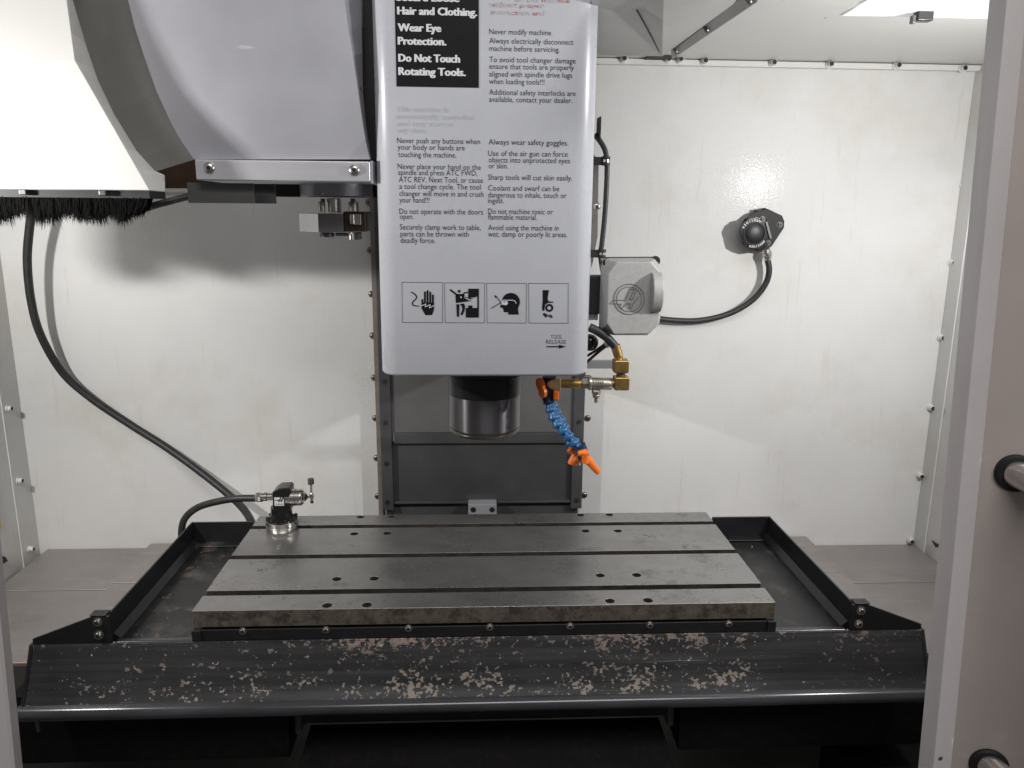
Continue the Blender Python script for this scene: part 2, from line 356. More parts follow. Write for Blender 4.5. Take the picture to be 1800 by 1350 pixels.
# faceted sheet guard in front of the column top
HOOD = mat('shade_greyed_hood_paint', (.40, .40, .385), .45, metal=.15, var=.06, vscale=14, bump=.05, bscale=300)  # white sheet greyed: the shadow on the hood is put into its colour
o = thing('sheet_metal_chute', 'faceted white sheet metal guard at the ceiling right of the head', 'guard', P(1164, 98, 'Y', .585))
T = P(1164, 99, 'Z', .908); A = P(1119, 17, 'Z', .895); A2 = P(1040, 16, 'Z', .895); A3 = P(1040, -30, 'Z', .86); B0 = P(1167, -20, 'Z', .86)
D = P(1288, 8, 'Z', .908); D2 = P(1320, -30, 'Z', .905); L0 = P(1040, 97, 'Z', .912)
bk = Vector((0, .004, .006))
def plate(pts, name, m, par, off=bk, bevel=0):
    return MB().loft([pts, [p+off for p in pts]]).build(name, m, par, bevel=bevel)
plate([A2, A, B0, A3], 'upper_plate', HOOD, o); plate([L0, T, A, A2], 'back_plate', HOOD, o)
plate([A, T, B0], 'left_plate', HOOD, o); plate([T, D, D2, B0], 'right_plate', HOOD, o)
MB().tube([A+Vector((0, -.003, -.001)), A.lerp(T, .5)+Vector((0, -.003, -.001)), T+Vector((-.003, -.003, .002))], .0016, 6).build('seam', MATTE, o)
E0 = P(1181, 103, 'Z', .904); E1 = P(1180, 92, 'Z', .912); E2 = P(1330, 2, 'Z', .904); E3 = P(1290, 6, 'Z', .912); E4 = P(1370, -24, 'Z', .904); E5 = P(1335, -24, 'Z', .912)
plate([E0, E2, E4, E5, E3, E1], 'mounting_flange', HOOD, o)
MB().tube([E0+Vector((.001, -.003, 0)), E2+Vector((.001, -.003, 0))], .0014, 6).build('folded_edge', WHITE, o)
nrm = (E2-E0).cross(E1-E0).normalized()
if nrm.y > 0: nrm = -nrm
for u, v, s in ((1188, 90, .55), (1242, 52, .46), (1317, 1, .33)):
    MB().lathe([(.0065, 0), (.0065, .002), (.004, .003)], P(u, v, 'Z', .9065), nrm, 14).build('bolt', DARKST, o)
MB().box(.33, .39, .552, .592, .9145, .9175).build('slot', SLOT, cr)

# sealant and torn wiper at the side walls
o = tag(MB().box(1.0465, 1.0496, .475, .49, -.17, -.05).build('sealant_strip', YEL), 'old yellow sealant strip low on the right side wall', 'sealant')
o = tag(MB().box(-1.0298, -1.0265, .462, .476, -.06, .07).build('sealant_strip', YEL), 'old yellow sealant strip low on the left side wall', 'sealant')
w0 = P(0, 972, 'X', -1.02); b = MB()
pts = [P(u, v, 'X', -1.02) for u, v in ((-25, 960), (2, 968), (0, 976), (10, 979), (14, 986), (6, 991), (-25, 992))]
o = tag(b.loft([pts, [p+Vector((-.004, 0, 0)) for p in pts]]).build('torn_wiper', RUBBER), 'torn scrap of black wiper rubber at the lower left wall', 'wiper scrap')
pts = [P(u, v, 'X', 1.043) for u, v in ((1637, 950), (1646, 957), (1652, 956), (1652, 962), (1644, 962))]
o = tag(MB().loft([pts, [p+Vector((.004, 0, 0)) for p in pts]]).build('torn_wiper', RUBBER), 'torn scrap of black wiper rubber beside the right door edge', 'wiper scrap')

# ------------------------------------------------------------------ stainless ledges left and right of the tray
def ledge(x0, x1, xs0, xs1, z, zs, ys, label, door_side):
    o = thing('ledge_cover', label, 'ledge', ((x0+x1)/2, .3, z))
    MB().box(x0, x1, ys+.001, .5985, z-.010, z).build('rear_sheet', LEDGE, o, bevel=.0015)
    MB().box(x0, x1, .135, ys-.0005, z-.010, z-.0012).build('front_sheet', LEDGE, o, bevel=.0015)
    MB().box(xs0, xs1, .14, ys-.0005, z, zs-.001).build('raised_strip', LEDGE, o, bevel=.0015)
    MB().box(xs0, xs1, ys+.001, .59, z+.0005, zs).build('raised_strip', LEDGE, o, bevel=.0015)
    MB().box(x0, x1, .1335, .1348, z-.004, z-.0015).build('front_fold', PINKE, o)
    MB().box(x0, x1, .136, .145, -.285, z-.0105).build('front_plate', mat('grey_oily_sheet', (.07, .068, .06), .5, metal=.3, var=.2, vscale=20), o)
    return o
ledge(-1.008, -.40, -.771, -.40, -.165, -.150, .3965, 'stainless sheet ledge left of the black tray', -1)
ledge(.40, 1.045, .40, .774, -.178, -.150, .404, 'stainless sheet ledge right of the black tray', 1)
MB().box(-1.029, -1.008, .2, .5985, -.21, -.20).build('sill', LEDGE, sl)

# ------------------------------------------------------------------ column way cover
o = thing('column_way_cover', 'dark sheet metal way cover on the column behind the spindle', 'way cover', (0, .57, -.06))
MB().box(-.2335, -.2085, .566, .598, -.065, 1.0).build('side_rail', WAYC, o, bevel=.0015)
MB().box(.1995, .2245, .566, .598, -.065, 1.0).build('side_rail', WAYC, o, bevel=.0015)
MB().box(-.2083, .1993, .574, .59, .118, .9).build('upper_panel', mat('lighter_way_cover', (.16, .155, .155), .42, metal=.3, var=.12, vscale=8, rvar=.05, bump=.03, bscale=400), o)
MB().box(-.203, .194, .568, .588, .093, .1175).build('joint_strip', WAYC, o, bevel=.0015)
MB().box(-.2083, .1993, .580, .59, -.046, .0925).build('lower_panel', WAYC, o)
MB().box(-.2083, .1993, .570, .592, -.052, -.0465).build('bottom_lip', WAYC, o, bevel=.0012)
MB().box(-.226, .217, .584, .598, -.16, -.0525).build('base_plate', WAYC, o)
MB().box(-.243, -.2337, .572, .599, -.20, 1.0).build('edge_strip', mat('brownish_edge_strip', (.19, .16, .145), .5, var=.2, vscale=40), o)
for u, v in ((672, 671), (675, 743), (677, 815), (679, 883), (1020, 672), (1019, 742), (1017, 813), (1015, 880)):
    p = P(u, v, 'Y', .566); p.x = -.221 if u < 800 else .212
    instance('screw', CSK, p, o)
p0 = P(823, 887, 'Y', .55); p1 = P(873, 887, 'Y', .55)
k = MB().box(p0.x, p1.x, .55, .583, p0.z-.05, p0.z).build('stop_block', ZINC, o, bevel=.001)
for u in (832, 865): instance('screw', CSK, P(u, 896, 'Y', .5496), k)

# ------------------------------------------------------------------ T-slot table
D = .379; k = D/.356; TH = .0275
o = thing('machine_table', 'grey cast iron work table with three T slots', 'machine table', (0, D/2, -.08))
prof = [(0, -TH)]; prof += [(0, 0)]
for c in (.053*k, .178*k, .303*k):
    a, w = .0082, .0145
    prof += [(c-a, 0), (c-a, -.012), (c-w, -.012), (c-w, -.022), (c+w, -.022), (c+w, -.012), (c+a, -.012), (c+a, 0)]
prof += [(D, 0), (D, -TH)]
b = MB(); b.prism(prof, 'X', -.457, .457)
EDGE = mat('worn_bright_edge', (.62, .59, .54), .3, metal=.85, var=.3, vscale=60)
tab = b.build('slotted_top', [TABLE, RUSTY, SLOT, EDGE], o, flat=True)
for pl in tab.data.polygons:
    n, c = pl.normal, pl.center
    c = c + Vector((0, 0, 0))
    pl.material_index = 0 if (n.z > .9 and c.z > -.003) else (1 if (abs(n.y) > .9 and c.y < .001) or abs(n.x) > .9 else 2)
cut = MB()
for u, v in ((634, 908.5), (689, 907.8), (1020, 905), (1071, 904.6), (623, 938), (681, 937), (1029, 933), (1086, 933), (592, 1017.5), (658, 1016.5), (1055, 1011), (1119, 1010.5), (575, 1064), (645, 1063), (1072, 1056), (1139, 1055)):
    p = P(u, v, 'Z', 0); cut.cyl((p.x, p.y, -.014), (p.x, p.y, .01), .0078, 20)
co = cut.build('cut', [SLOT]); co.data.materials.clear(); co.data.materials.append(TABLE); co.data.materials.append(RUSTY); co.data.materials.append(SLOT); co.data.materials.append(EDGE)
co.data.polygons.foreach_set('material_index', [2]*len(co.data.polygons))
bo = tab.modifiers.new('holes', 'BOOLEAN'); bo.object = co; bo.operation = 'DIFFERENCE'; bo.solver = 'EXACT'
tab.location = (0, 0, 0); tab.parent = None
bpy.context.view_layer.update()
me = bpy.data.meshes.new_from_object(tab.evaluated_get(bpy.context.evaluated_depsgraph_get()))
tab.modifiers.clear(); tab.data = me; me.name = 'slotted_top'; bpy.data.objects.remove(co)
attach(tab, o)
md = tab.modifiers.new('edge', 'BEVEL'); md.width = .0011; md.segments = 2; md.limit_method = 'ANGLE'; md.angle_limit = math.radians(50); md.harden_normals = True; md.material = 3
MB().box(-.452, .452, .012, D-.012, -.085, -TH-.0005).build('under_body', DARKST, o)
for cx, cy in ((.0, .0),): pass

# ------------------------------------------------------------------ chip tray round the table
o = thing('coolant_tray', 'black sheet metal tray round the table with a chipped front apron', 'tray', (0, .17, -.13))
XI = .579; YF = -.010; ZT = -.0455
MB().box(-XI, XI, .0, .352, ZT-.004, ZT).build('tray_floor', TRAYF, o)
for s in (-1, 1):
    x0, x1 = sorted((s*XI, s*(XI+.0035)))
    MB().box(x0, x1, YF+.004, .3545, ZT-.004, 0).build('side_wall', BLACKP, o, bevel=.001)
    a0, a1 = (s*(XI-.0002), ZT+.010), (s*(XI-.011), ZT+.0008)
    MB().prism([a0, a1, (s*(XI-.0002), ZT+.0008)], 'Y', .001, .350).build('corner_fillet', BLACKP, o)
    x0, x1 = sorted((s*.462, s*XI))
    MB().box(x0, x1, .351, .3545, ZT, 0).build('rear_wall', BLACKP, o, bevel=.001)
    MB().box(x0, x1, .330, .3508, ZT+.0003, ZT+.004).build('rear_step', TRAYF, o, bevel=.001)
    # low rolled front edge between the table corner and the gusset
    xa, xb = sorted((s*.452, s*(XI-.004)))
    MB().box(xa, xb, -.0095, .003, -.052, -.0445).build('front_roll', LIPM, o, bevel=.0036, seg=4)
    MB().box(*sorted((s*.443, s*.457)), -.0105, .0, -.0515, -.0278).build('corner_post', BLACKP, o, bevel=.001)
    # triangular gusset plate
    g = [(s*(XI-.003), 0.), (s*(XI+.022), 0.), (s*.694, -.036), (s*.694, -.0455), (s*(XI-.003), -.0455)]
    gp = MB().prism(g, 'Y', -.0118, -.0085).build('gusset', BLACKP, o, bevel=.0007)
    for px_ in ((172, 1093), (174, 1116)) if s < 0 else ((1513, 1073), (1509, 1096)):
        p = P(*px_, 'Y', -.0118); instance('socket_bolt', SOCK, p, gp, scale=.9)
    MB().box(*sorted((s*(XI+.002), s*(XI+.026))), -.0125, .004, 0.0002, .0026).build('gusset_fold', BLACKP, gp, bevel=.0006)
fs = MB().box(-.443, .443, -.0075, -.0045, -.0545, -.0285).build('front_strip', BLACKP, o, bevel=.0006)
for u, v in ((427, 1109), (573, 1107), (718, 1104), (861, 1102), (1002, 1100), (1142, 1098), (1281, 1096)):
    p = P(u, v, 'Y', -.0075); instance('socket_bolt', SOCK, p, fs, scale=.76)
# apron: a folded sheet, curved out a little at its foot
N = 14; ring = []
for i in range(N+1):
    t = i/N; z = -.0462-(.1335-.0462)*t; y = -.0125-.022*t-.006*max(0, t-.82)/.18
    ring.append((y, z))
prof = ring+[(y+.003, z) for y, z in reversed(ring)]
def xw(z): return .694+.010*((-.0462-z)/.0875)
b = MB(); b.loft([[(-xw(z), y, z) for y, z in prof], [(xw(z), y, z) for y, z in prof]])
ap = b.build('apron', APRON, o, sharp=60)
for s in (-1, 1):
    b = MB(); b.loft([[(s*xw(z)-.0, y-.0012, z), (s*(xw(z)+.006), y+.001, z), (s*(xw(z)+.006), y+.012, z), (s*xw(z), y+.012, z)] for y, z in ring]).build('end_fold', BLACKP, o)
b = MB(); lip = [(-.042+.0115*math.cos(a)*1.0, -.1425+.0115*math.sin(a)) for a in [math.radians(x) for x in range(60, 301, 20)]]
lip += [(-.034, -.158), (-.028, -.158), (-.028, -.134)]
b.prism(lip, 'X', -.711, .711); b.build('rolled_lip', LIPM, o, sharp=40)
MB().cyl((-.688, -.036, -.158), (-.688, -.036, -.176), .0035, 8).build('drip_pin', DARKST, o)
# bright chips left in the tray and on the table
def chip(u, v, z, s):
    p = P(u, v, 'Z', z+.0006); b = MB()
    q = [p+Vector((random.uniform(-1, 1)*s, random.uniform(-1, 1)*s, random.uniform(0, .5)*s)) for _ in range(4)]
    b.add(q+[p+Vector((0, 0, s*.8))], [(0, 1, 4), (1, 2, 4), (2, 3, 4), (3, 0, 4), (0, 1, 2, 3)])
    return tag(b.build('metal_chip', CHIP, flat=True), lab, 'metal chip', 'bright metal chips lying in the tray')
for (u, v, s, lab) in ((317, 992, .0032, 'bright metal chip on the left tray floor beside the side wall'), (349, 998, .0036, 'bright metal chip on the left tray floor near the middle'),
                 (412, 940, .0036, 'bright metal chip in the far left corner of the tray'), (1296, 959, .0026, 'tiny bright metal chip in the right tray, nearer the table'),
                 (1322, 962, .0024, 'tiny bright metal chip in the right tray, nearer the side wall'), (286, 1051, .0022, 'tiny bright metal chip at the front of the left tray')):
    chip(u, v, ZT, s)

# ------------------------------------------------------------------ saddle and base under the table
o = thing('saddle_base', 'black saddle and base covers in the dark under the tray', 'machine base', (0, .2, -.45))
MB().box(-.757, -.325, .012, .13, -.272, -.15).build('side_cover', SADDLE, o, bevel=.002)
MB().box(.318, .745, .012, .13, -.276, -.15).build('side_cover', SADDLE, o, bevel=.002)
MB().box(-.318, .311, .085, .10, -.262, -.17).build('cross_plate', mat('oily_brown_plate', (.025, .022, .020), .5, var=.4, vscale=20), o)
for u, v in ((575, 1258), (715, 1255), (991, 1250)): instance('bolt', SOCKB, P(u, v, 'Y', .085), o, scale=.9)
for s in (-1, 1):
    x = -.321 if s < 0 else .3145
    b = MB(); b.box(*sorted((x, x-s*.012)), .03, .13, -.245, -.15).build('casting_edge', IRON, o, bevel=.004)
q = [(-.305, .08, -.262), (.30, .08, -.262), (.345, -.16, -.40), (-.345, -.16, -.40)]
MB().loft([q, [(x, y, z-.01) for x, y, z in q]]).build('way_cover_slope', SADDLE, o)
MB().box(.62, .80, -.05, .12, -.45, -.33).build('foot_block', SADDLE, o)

# ------------------------------------------------------------------ spindle head
YH = .05
HX0, HX1 = -.1655, .1545
o = thing('spindle_head', 'silver grey spindle head cover printed with black warnings', 'spindle head', ((HX0+HX1)/2, .19, .358))
HEAD = o
R_ = .032; sec = []
for cx, a0 in ((HX0+R_, 180), (HX1-R_, 270)):
    for i in range(11):
        a = math.radians(a0+i*9); sec.append((cx+R_*math.cos(a), YH+R_+R_*math.sin(a)))
sec += [(HX1, .45), (HX0, .45)]
rings = []
for z, ins in ((.3575, .006), (.3590, .0025), (.3625, 0), (1.12, 0)):
    cxm = (HX0+HX1)/2
    rings.append([(cxm+(x-cxm)*(1-ins/.16), y+(ins if y < .3 else 0), z) for x, y in sec])
MB().loft(rings).build('head_cover', HEADP, o, sharp=50)
sn = MB().lathe([(.078, .352), (.078, .340), (.0635, .334), (.0625, .30)], (-.005, .19, 0), (0, 0, 1), 48).build('spindle_collar', mat('black_collar', (.02, .02, .022), .3, metal=.4), o)
NOSE = mat('blued_spindle_nose', (.16, .155, .165), .30, metal=.9, bump=.02, bscale=600)
_n = NOSE.node_tree.nodes; _t = _n.new('ShaderNodeTangent'); _t.direction_type = 'RADIAL'; _t.axis = 'Z'
_b = _n['Principled BSDF']; NOSE.node_tree.links.new(_t.outputs[0], _b.inputs['Tangent']); _b.inputs['Anisotropic'].default_value = .92; _b.inputs['Anisotropic Rotation'].default_value = .25
sn = MB().lathe([(.0618, .3005), (.0618, .2435), (.061, .2425), (.0605, .2415)], (-.005, .19, 0), (0, 0, 1), 56).build('spindle_nose', NOSE, o)
MB().lathe([(.0612, .2412), (.0612, .2378), (.0600, .2374), (.0602, .2368), (.0585, .2335), (.0565, .2315), (.03, .2312), (.022, .235)], (-.005, .19, 0), (0, 0, 1), 56).build('nose_ring', mat('worn_nose_ring', (.20, .185, .16), .28, metal=.95, var=.2, vscale=40), sn)

# printing on the head -------------------------------------------------
_tc = {}
def glyphs(s, off):
    if (s, off) in _tc: return _tc[(s, off)]
    c = bpy.data.curves.new('t', 'FONT'); c.body = s; c.size = 1; c.offset = off; c.resolution_u = 2; c.fill_mode = 'FRONT'
    ob = bpy.data.objects.new('t', c); COL.objects.link(ob); bpy.context.view_layer.update()
    me = bpy.data.meshes.new_from_object(ob.evaluated_get(bpy.context.evaluated_depsgraph_get()))
    v = [(p.co.x, p.co.y) for p in me.vertices]; f = [list(p.vertices) for p in me.polygons]
    bpy.data.objects.remove(ob); bpy.data.meshes.remove(me); bpy.data.curves.remove(c)
    _tc[(s, off)] = (v, f); return v, f
_v, _f = glyphs('H', 0); CAPH = max(y for x, y in _v)
def line(mb, s, u, v, wpx, cap, Y, off=0., m=0):
    vs, fs = glyphs(s, off); a = P(u, v, 'Y', Y); w = P(u+wpx, v, 'Y', Y).x-a.x; h = a.z-P(u, v-cap, 'Y', Y).z
    x0 = min(x for x, y in vs); x1 = max(x for x, y in vs)
    mb.add([(a.x+(x-x0)/(x1-x0)*w, Y, a.z-y/CAPH*h) for x, y in vs], fs, m)
def letters(rows, m, cap=9.6, Y=YH-.0004, off=-.004, par=None, fat=()):
    b = MB()
    for s, u, v, w in rows:
        line(b, s, u, v, w, cap, Y, off)
        for k, q in enumerate(fat): line(b, s, u+q, v, w, cap, Y-.00004*(k+1), off)
    return b.build('lettering', m, par or HEAD, flat=True)
TL = [[("Never push any buttons when", 698, 251.5, 146), ("your body or hands are", 699, 263, 118), ("touching the machine.", 700, 276, 102)],
 [("Never place your hand on the", 699, 297, 146), ("spindle and press ATC FWD,", 700, 307.5, 139), ("ATC REV, Next Tool, or cause", 701, 320, 148), ("a tool change cycle. The tool", 702, 332, 143), ("changer will move in and crush", 702, 344.5, 148), ("your hand!!!", 702, 356, 53)],
 [("Do not operate with the doors", 702, 376, 147), ("open.", 703, 385, 24)],
 [("Securely clamp work to table,", 703, 403.5, 142), ("parts can be thrown with", 704, 415.5, 120), ("deadly force.", 704, 427, 61)],
 [("Never modify machine.", 860, 60, 111)], [("Always electrically disconnect", 860, 76, 148), ("machine before servicing.", 860, 89.5, 124)],
 [("To avoid tool changer damage", 860, 109, 152), ("ensure that tools are properly", 860, 121, 149), ("aligned with spindle drive lugs", 860, 134.5, 146), ("when loading tools!!!", 860, 147.5, 97)],
 [("Additional safety interlocks are", 860, 166.5, 152), ("available, contact your dealer.", 860, 179, 146)],
 [("Always wear safety goggles.", 859, 254, 140)], [("Use of the air gun can force", 858, 274, 140), ("objects into unprotected eyes", 859, 285.5, 143), ("or skin.", 859, 296, 34)],
 [("Sharp tools will cut skin easily.", 858, 316, 148)], [("Coolant and swarf can be", 858, 335, 125), ("dangerous to inhale, touch or", 858, 347, 138), ("ingest.", 858, 357, 28)],
 [("Do not machine toxic or", 858, 376, 114), ("flammable material.", 858, 386, 86)], [("Avoid using the machine in", 858, 404.5, 124), ("wet, damp or poorly lit areas.", 858, 416, 139)]]
for rows in TL: letters(rows, INK)
letters([("This machine is", 697, 196, 91)], INKG, 9, off=.012); letters([("automatically controlled", 697, 208.5, 137), ("and may start at", 698, 221, 99), ("any time.", 698, 233, 53)], INKG, 9, off=.012)
letters([("on this machine", 905, 3, 97), ("without proper", 860, 12, 96), ("instruction and", 863, 25.5, 94)], INKR, 8.5, off=.004)
a = P(697, 152, 'Y', YH); c = P(843, -30, 'Y', YH)
wp = MB().box(a.x, c.x-.001, YH-.0006, YH-.0001, a.z, a.z+.19).build('warning_panel', mat('black_warning_panel', (.007, .007, .008), .5, spec=.2, var=.2, vscale=40), o)
letters([("Secure Loose", 697, 1, 110), ("Hair and Clothing.", 699, 25, 139), ("Wear Eye", 700, 54.5, 75), ("Protection.", 700, 78, 84), ("Do Not Touch", 701, 108, 107), ("Rotating Tools.", 701, 131.5, 117)], INKW, 13.2, YH-.001, .012, wp, (-.9, .9))
letters([("TOOL", 968, 595.5, 20), ("RELEASE", 960, 604.5, 35)], INK, 7, off=-.01)

def zp(x, y, Y=YH-.0004): return P(690+x/5.625, 485+y/5.625, 'Y', Y)
def poly(mb, pts, m=0, Y=YH-.0004): mb.add([zp(x, y, Y) for x, y in pts], [tuple(range(len(pts)))], m)
def stroke(mb, pts, w, m=0, Y=YH-.0004):
    for i in range(len(pts)-1):
        a = Vector(pts[i]); b_ = Vector(pts[i+1]); d = (b_-a).normalized(); n = Vector((-d.y, d.x))*w/2; e = d*w*.25
        poly(mb, [a-e+n, b_+e+n, b_+e-n, a-e-n], m, Y); Y -= .000004
def disc(mb, x, y, r, m=0, Y=YH-.0004, r0=0, a0=0, a1=360, n=28):
    o_ = [(x+r*math.cos(math.radians(a0+(a1-a0)*i/n)), y+r*math.sin(math.radians(a0+(a1-a0)*i/n))) for i in range(n+1)]
    if r0 == 0: poly(mb, o_[:-1] if a1-a0 == 360 else o_, m, Y); return
    i_ = [(x+(px-x)*r0/r, y+(py-y)*r0/r) for px, py in o_]
    for k in range(n): poly(mb, [o_[k], o_[k+1], i_[k+1], i_[k]], m, Y)
def frame(x0, y0, x1, y1, sk):
    b = MB(); stroke(b, [(x0, y0), (x1, y0+sk)], 4); stroke(b, [(x1, y0+sk), (x1-2, y1+sk)], 4); stroke(b, [(x1-2, y1+sk), (x0+6, y1)], 4); stroke(b, [(x0+6, y1), (x0, y0)], 4)
    return b.build('pictogram', INK, o, flat=True)
Y2 = YH-.0008
f = frame(92, 63, 495, 460, 2); b = MB()
for x, y0 in ((320, 165), (346, 152), (373, 168), (399, 195)): stroke(b, [(x, y0), (x, 300)], 19); disc(b, x, y0-3, 9.5, Y=YH-.00042)
stroke(b, [(294, 240), (297, 300)], 18); disc(b, 294, 238, 9, Y=YH-.00042)
poly(b, [(286, 262), (410, 262), (410, 330), (392, 386), (326, 388), (300, 345), (286, 320)], Y=YH-.00044)
stroke(b, [(186, 160), (225, 183), (238, 207), (232, 228), (205, 250), (195, 270), (203, 290), (238, 298)], 11); stroke(b, [(238, 298), (268, 295)], 4); stroke(b, [(238, 298), (262, 303)], 3)
stroke(b, [(274, 300), (330, 278), (322, 306), (372, 284), (364, 316), (412, 292)], 7, 1, Y2)
b.build('wire_and_hand', [INK, HEADP], f, flat=True)
f = frame(514, 68, 910, 462, 2); b = MB()
disc(b, 659, 152, 14); poly(b, [(748, 126), (854, 126), (854, 412), (724, 412), (724, 316), (748, 316), (748, 292), (790, 292), (790, 316), (838, 316), (838, 205), (820, 205), (820, 213), (748, 213)])
poly(b, [(625, 178), (703, 178), (716, 200), (704, 212), (765, 250), (625, 268), (622, 200)]); stroke(b, [(572, 138), (640, 190)], 17); stroke(b, [(690, 190), (712, 168), (742, 162)], 13)
stroke(b, [(720, 213), (768, 213), (768, 250)], 6); stroke(b, [(748, 222), (790, 222)], 8)
poly(b, [(630, 280), (662, 278), (658, 404), (636, 404)]); poly(b, [(668, 276), (706, 272), (718, 300), (712, 345), (692, 388), (670, 382), (690, 335), (686, 305)])
disc(b, 677, 211, 8, 1, Y2)
b.build('person_and_machine', [INK, HEADP], f, flat=True)
f = frame(930, 72, 1324, 464, 2); b = MB()
disc(b, 1170, 258, 90, a0=172, a1=372); poly(b, [(1082, 245), (1258, 275), (1240, 325), (1248, 382), (1145, 382), (1143, 360), (1100, 358), (1096, 330), (1086, 315), (1062, 312), (1070, 284), (1120, 290)], Y=YH-.00045)
stroke(b, [(975, 320), (1072, 265), (1020, 200)], 7); poly(b, [(1006, 186), (1036, 206), (1016, 220)])
poly(b, [(1075, 250), (1135, 250), (1142, 272), (1126, 290), (1085, 284)], 1, Y2); stroke(b, [(1085, 240), (1190, 240), (1212, 250), (1223, 272)], 7, 1, Y2); disc(b, 1105, 259, 5, 0, Y2-.0002)
b.build('head_with_goggles', [INK, HEADP], f, flat=True)
f = frame(1344, 74, 1738, 466, 2); b = MB()
poly(b, [(1485, 140), (1547, 140), (1533, 225), (1545, 252), (1590, 254), (1588, 266), (1540, 266), (1510, 285), (1500, 345), (1484, 345), (1478, 320), (1484, 250)])
disc(b, 1550, 316, 40, r0=20); poly(b, [(1484, 378), (1502, 362), (1528, 400), (1518, 416)]); stroke(b, [(1520, 378), (1545, 400), (1560, 385), (1580, 408)], 10); poly(b, [(1545, 408), (1582, 395), (1578, 416)])
b.build('caught_hand', [INK, HEADP], f, flat=True)
b = MB(); poly(b, [(1522, 694), (1645, 694), (1645, 680), (1716, 700), (1645, 720), (1645, 706), (1522, 706)]); b.build('arrow', INK, o, flat=True)

# ------------------------------------------------------------------ tool changer on the left
# white brush guard
o = thing('brush_guard', 'white painted guard with a black bristle brush along its bottom', 'guard', (-.6, .02, .628))
a0, a1, a2 = P(106, -20, 'Y', 0), P(131, 106, 'Y', 0), P(262, 334, 'Y', 0)
zf = a1.z
top = [(-.93, a0.z), (a0.x, a0.z)]
b = MB(); r0 = [(-.93, .012, a0.z), (a0.x, .012, a0.z)]; r1 = [(-.93, 0, zf), (a1.x, 0, zf)]; r2 = [(-.93, 0, a2.z), (a2.x, 0, a2.z)]
t = Vector((0, .003, 0))
plate([Vector(x) for x in (r0[0], r0[1], r1[1], r1[0])], 'upper_face', GUARD, o, t); plate([Vector(x) for x in (r1[0], r1[1], r2[1], r2[0])], 'lower_face', GUARD, o, t)
edge = [Vector(r0[1]), Vector(r1[1]), Vector(r2[1])]
curve = [P(u, v, 'Y', .07) for u, v in ((122, -25), (128, 0), (150, 75), (172, 140), (200, 200), (240, 265), (272, 300), (290, 308), (290, 336))]
cv = []
for c, n_ in zip(curve, curve[1:]+[None]):
    cv.append(c)
    if n_ is not None and c.z > zf > n_.z: cv.append(c.lerp(n_, (c.z-zf)/(c.z-n_.z)))
curve = cv; fr = []
for i, c in enumerate(curve):
    z = c.z
    if z > zf: s = (z-zf)/(edge[0].z-zf); q = edge[1].lerp(edge[0], s)
    else: s = (zf-z)/(zf-edge[2].z); q = edge[1].lerp(edge[2], min(1, max(0, s)))
    fr.append(q)
b = MB()
for i in range(len(curve)-1):
    b.add([fr[i], curve[i], curve[i+1], fr[i+1]], [(0, 1, 2, 3)])
b.build('side_return', GUARD, o, sharp=20)
bz = a2.z-.001; x1 = P(290, 336, 'Y', .03).x
bh = MB().box(-.915, x1-.012, .006, .062, bz-.010, bz).build('brush_holder', MATTE, o)
for u in (40, 180):
    MB().box(*(P(u-6, 336, 'Y', -.001).x, P(u+6, 336, 'Y', -.001).x), -.003, .006, bz-.007, bz).build('clip', DARKST, o, bevel=.001)
b = MB(); rnd = random.Random(3)
for i in range(7600):
    x = rnd.uniform(-.912, x1-.014); y = rnd.uniform(.006, .026); L = rnd.uniform(.022, .038)*(1 if rnd.random() < .97 else 1.15)
    L -= .003; L += .003*math.sin(x*90)+.008*(math.sin(x*171+1)*math.sin(x*57)+.2)+.004*math.sin(x*397+2)+.003*math.sin(x*233)+.0025*math.sin(x*611)
    if x > x1-.045: lean = -.25-(x-(x1-.045))*6
    else: lean = rnd.gauss(0, .10)
    d = Vector((lean+rnd.gauss(0, .08), rnd.gauss(0, .10), -1)).normalized(); p = Vector((x, y, bz-.008)); w = .00055
    q = p+d*L*.6; e = q+(d+Vector((rnd.gauss(0, .12), 0, 0)))*L*.4
    if x > x1-.045: e.z = max(e.z, p.z-L*.8)
    b.add([p+Vector((-w, 0, 0)), p+Vector((w, 0, 0)), q+Vector((w, 0, 0)), q+Vector((-w, 0, 0)), e], [(0, 1, 2, 3), (3, 2, 4)])
br = b.build('bristles', mat('black_bristle', (.004, .004, .004), .8, spec=.05), o, flat=True); br['kind'] = 'stuff'

# grey shroud of the carousel
o = thing('carousel_shroud', 'grey curved shroud of the tool carousel left of the head', 'shroud', (-.3, .1, .64))
pxs = [(212, -60), (225, 0), (237, 48), (252, 95), (275, 160), (300, 215), (320, 250), (341, 280)]
pxr = [(598, -60), (606, 0), (612, 48), (620, 95), (629, 160), (637, 215), (643, 250), (650, 280)]
yy = [.05, .05, .05, .05, .05, .056, .062, .068]
lft = [P(u, v, 'Y', .05) for u, v in pxs]; rgt = [P(u, v, 'Y', .05) for u, v in pxr]
b = MB(); th = Vector((0, .003, 0))
for i in range(len(lft)):
    lft[i] = P(*pxs[i], 'Y', yy[i]); rgt[i] = P(*pxr[i], 'Y', yy[i])
b.loft([[l, r, r+th, l+th] for l, r in zip(lft, rgt)])
b.build('front_sheet', SHROUD, o, sharp=20)
back = [P(u, v, 'Y', .22) for u, v in ((118, -60), (128, 0), (150, 75), (172, 140), (200, 200), (235, 258), (252, 280), (272, 302))]
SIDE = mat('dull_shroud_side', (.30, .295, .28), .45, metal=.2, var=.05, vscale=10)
b = MB()
for i in range(len(lft)-1): b.add([lft[i]+th*.9, back[i], back[i+1], lft[i+1]+th*.9], [(0, 1, 2, 3)])
b.build('side_sheet', SIDE, o, sharp=60)
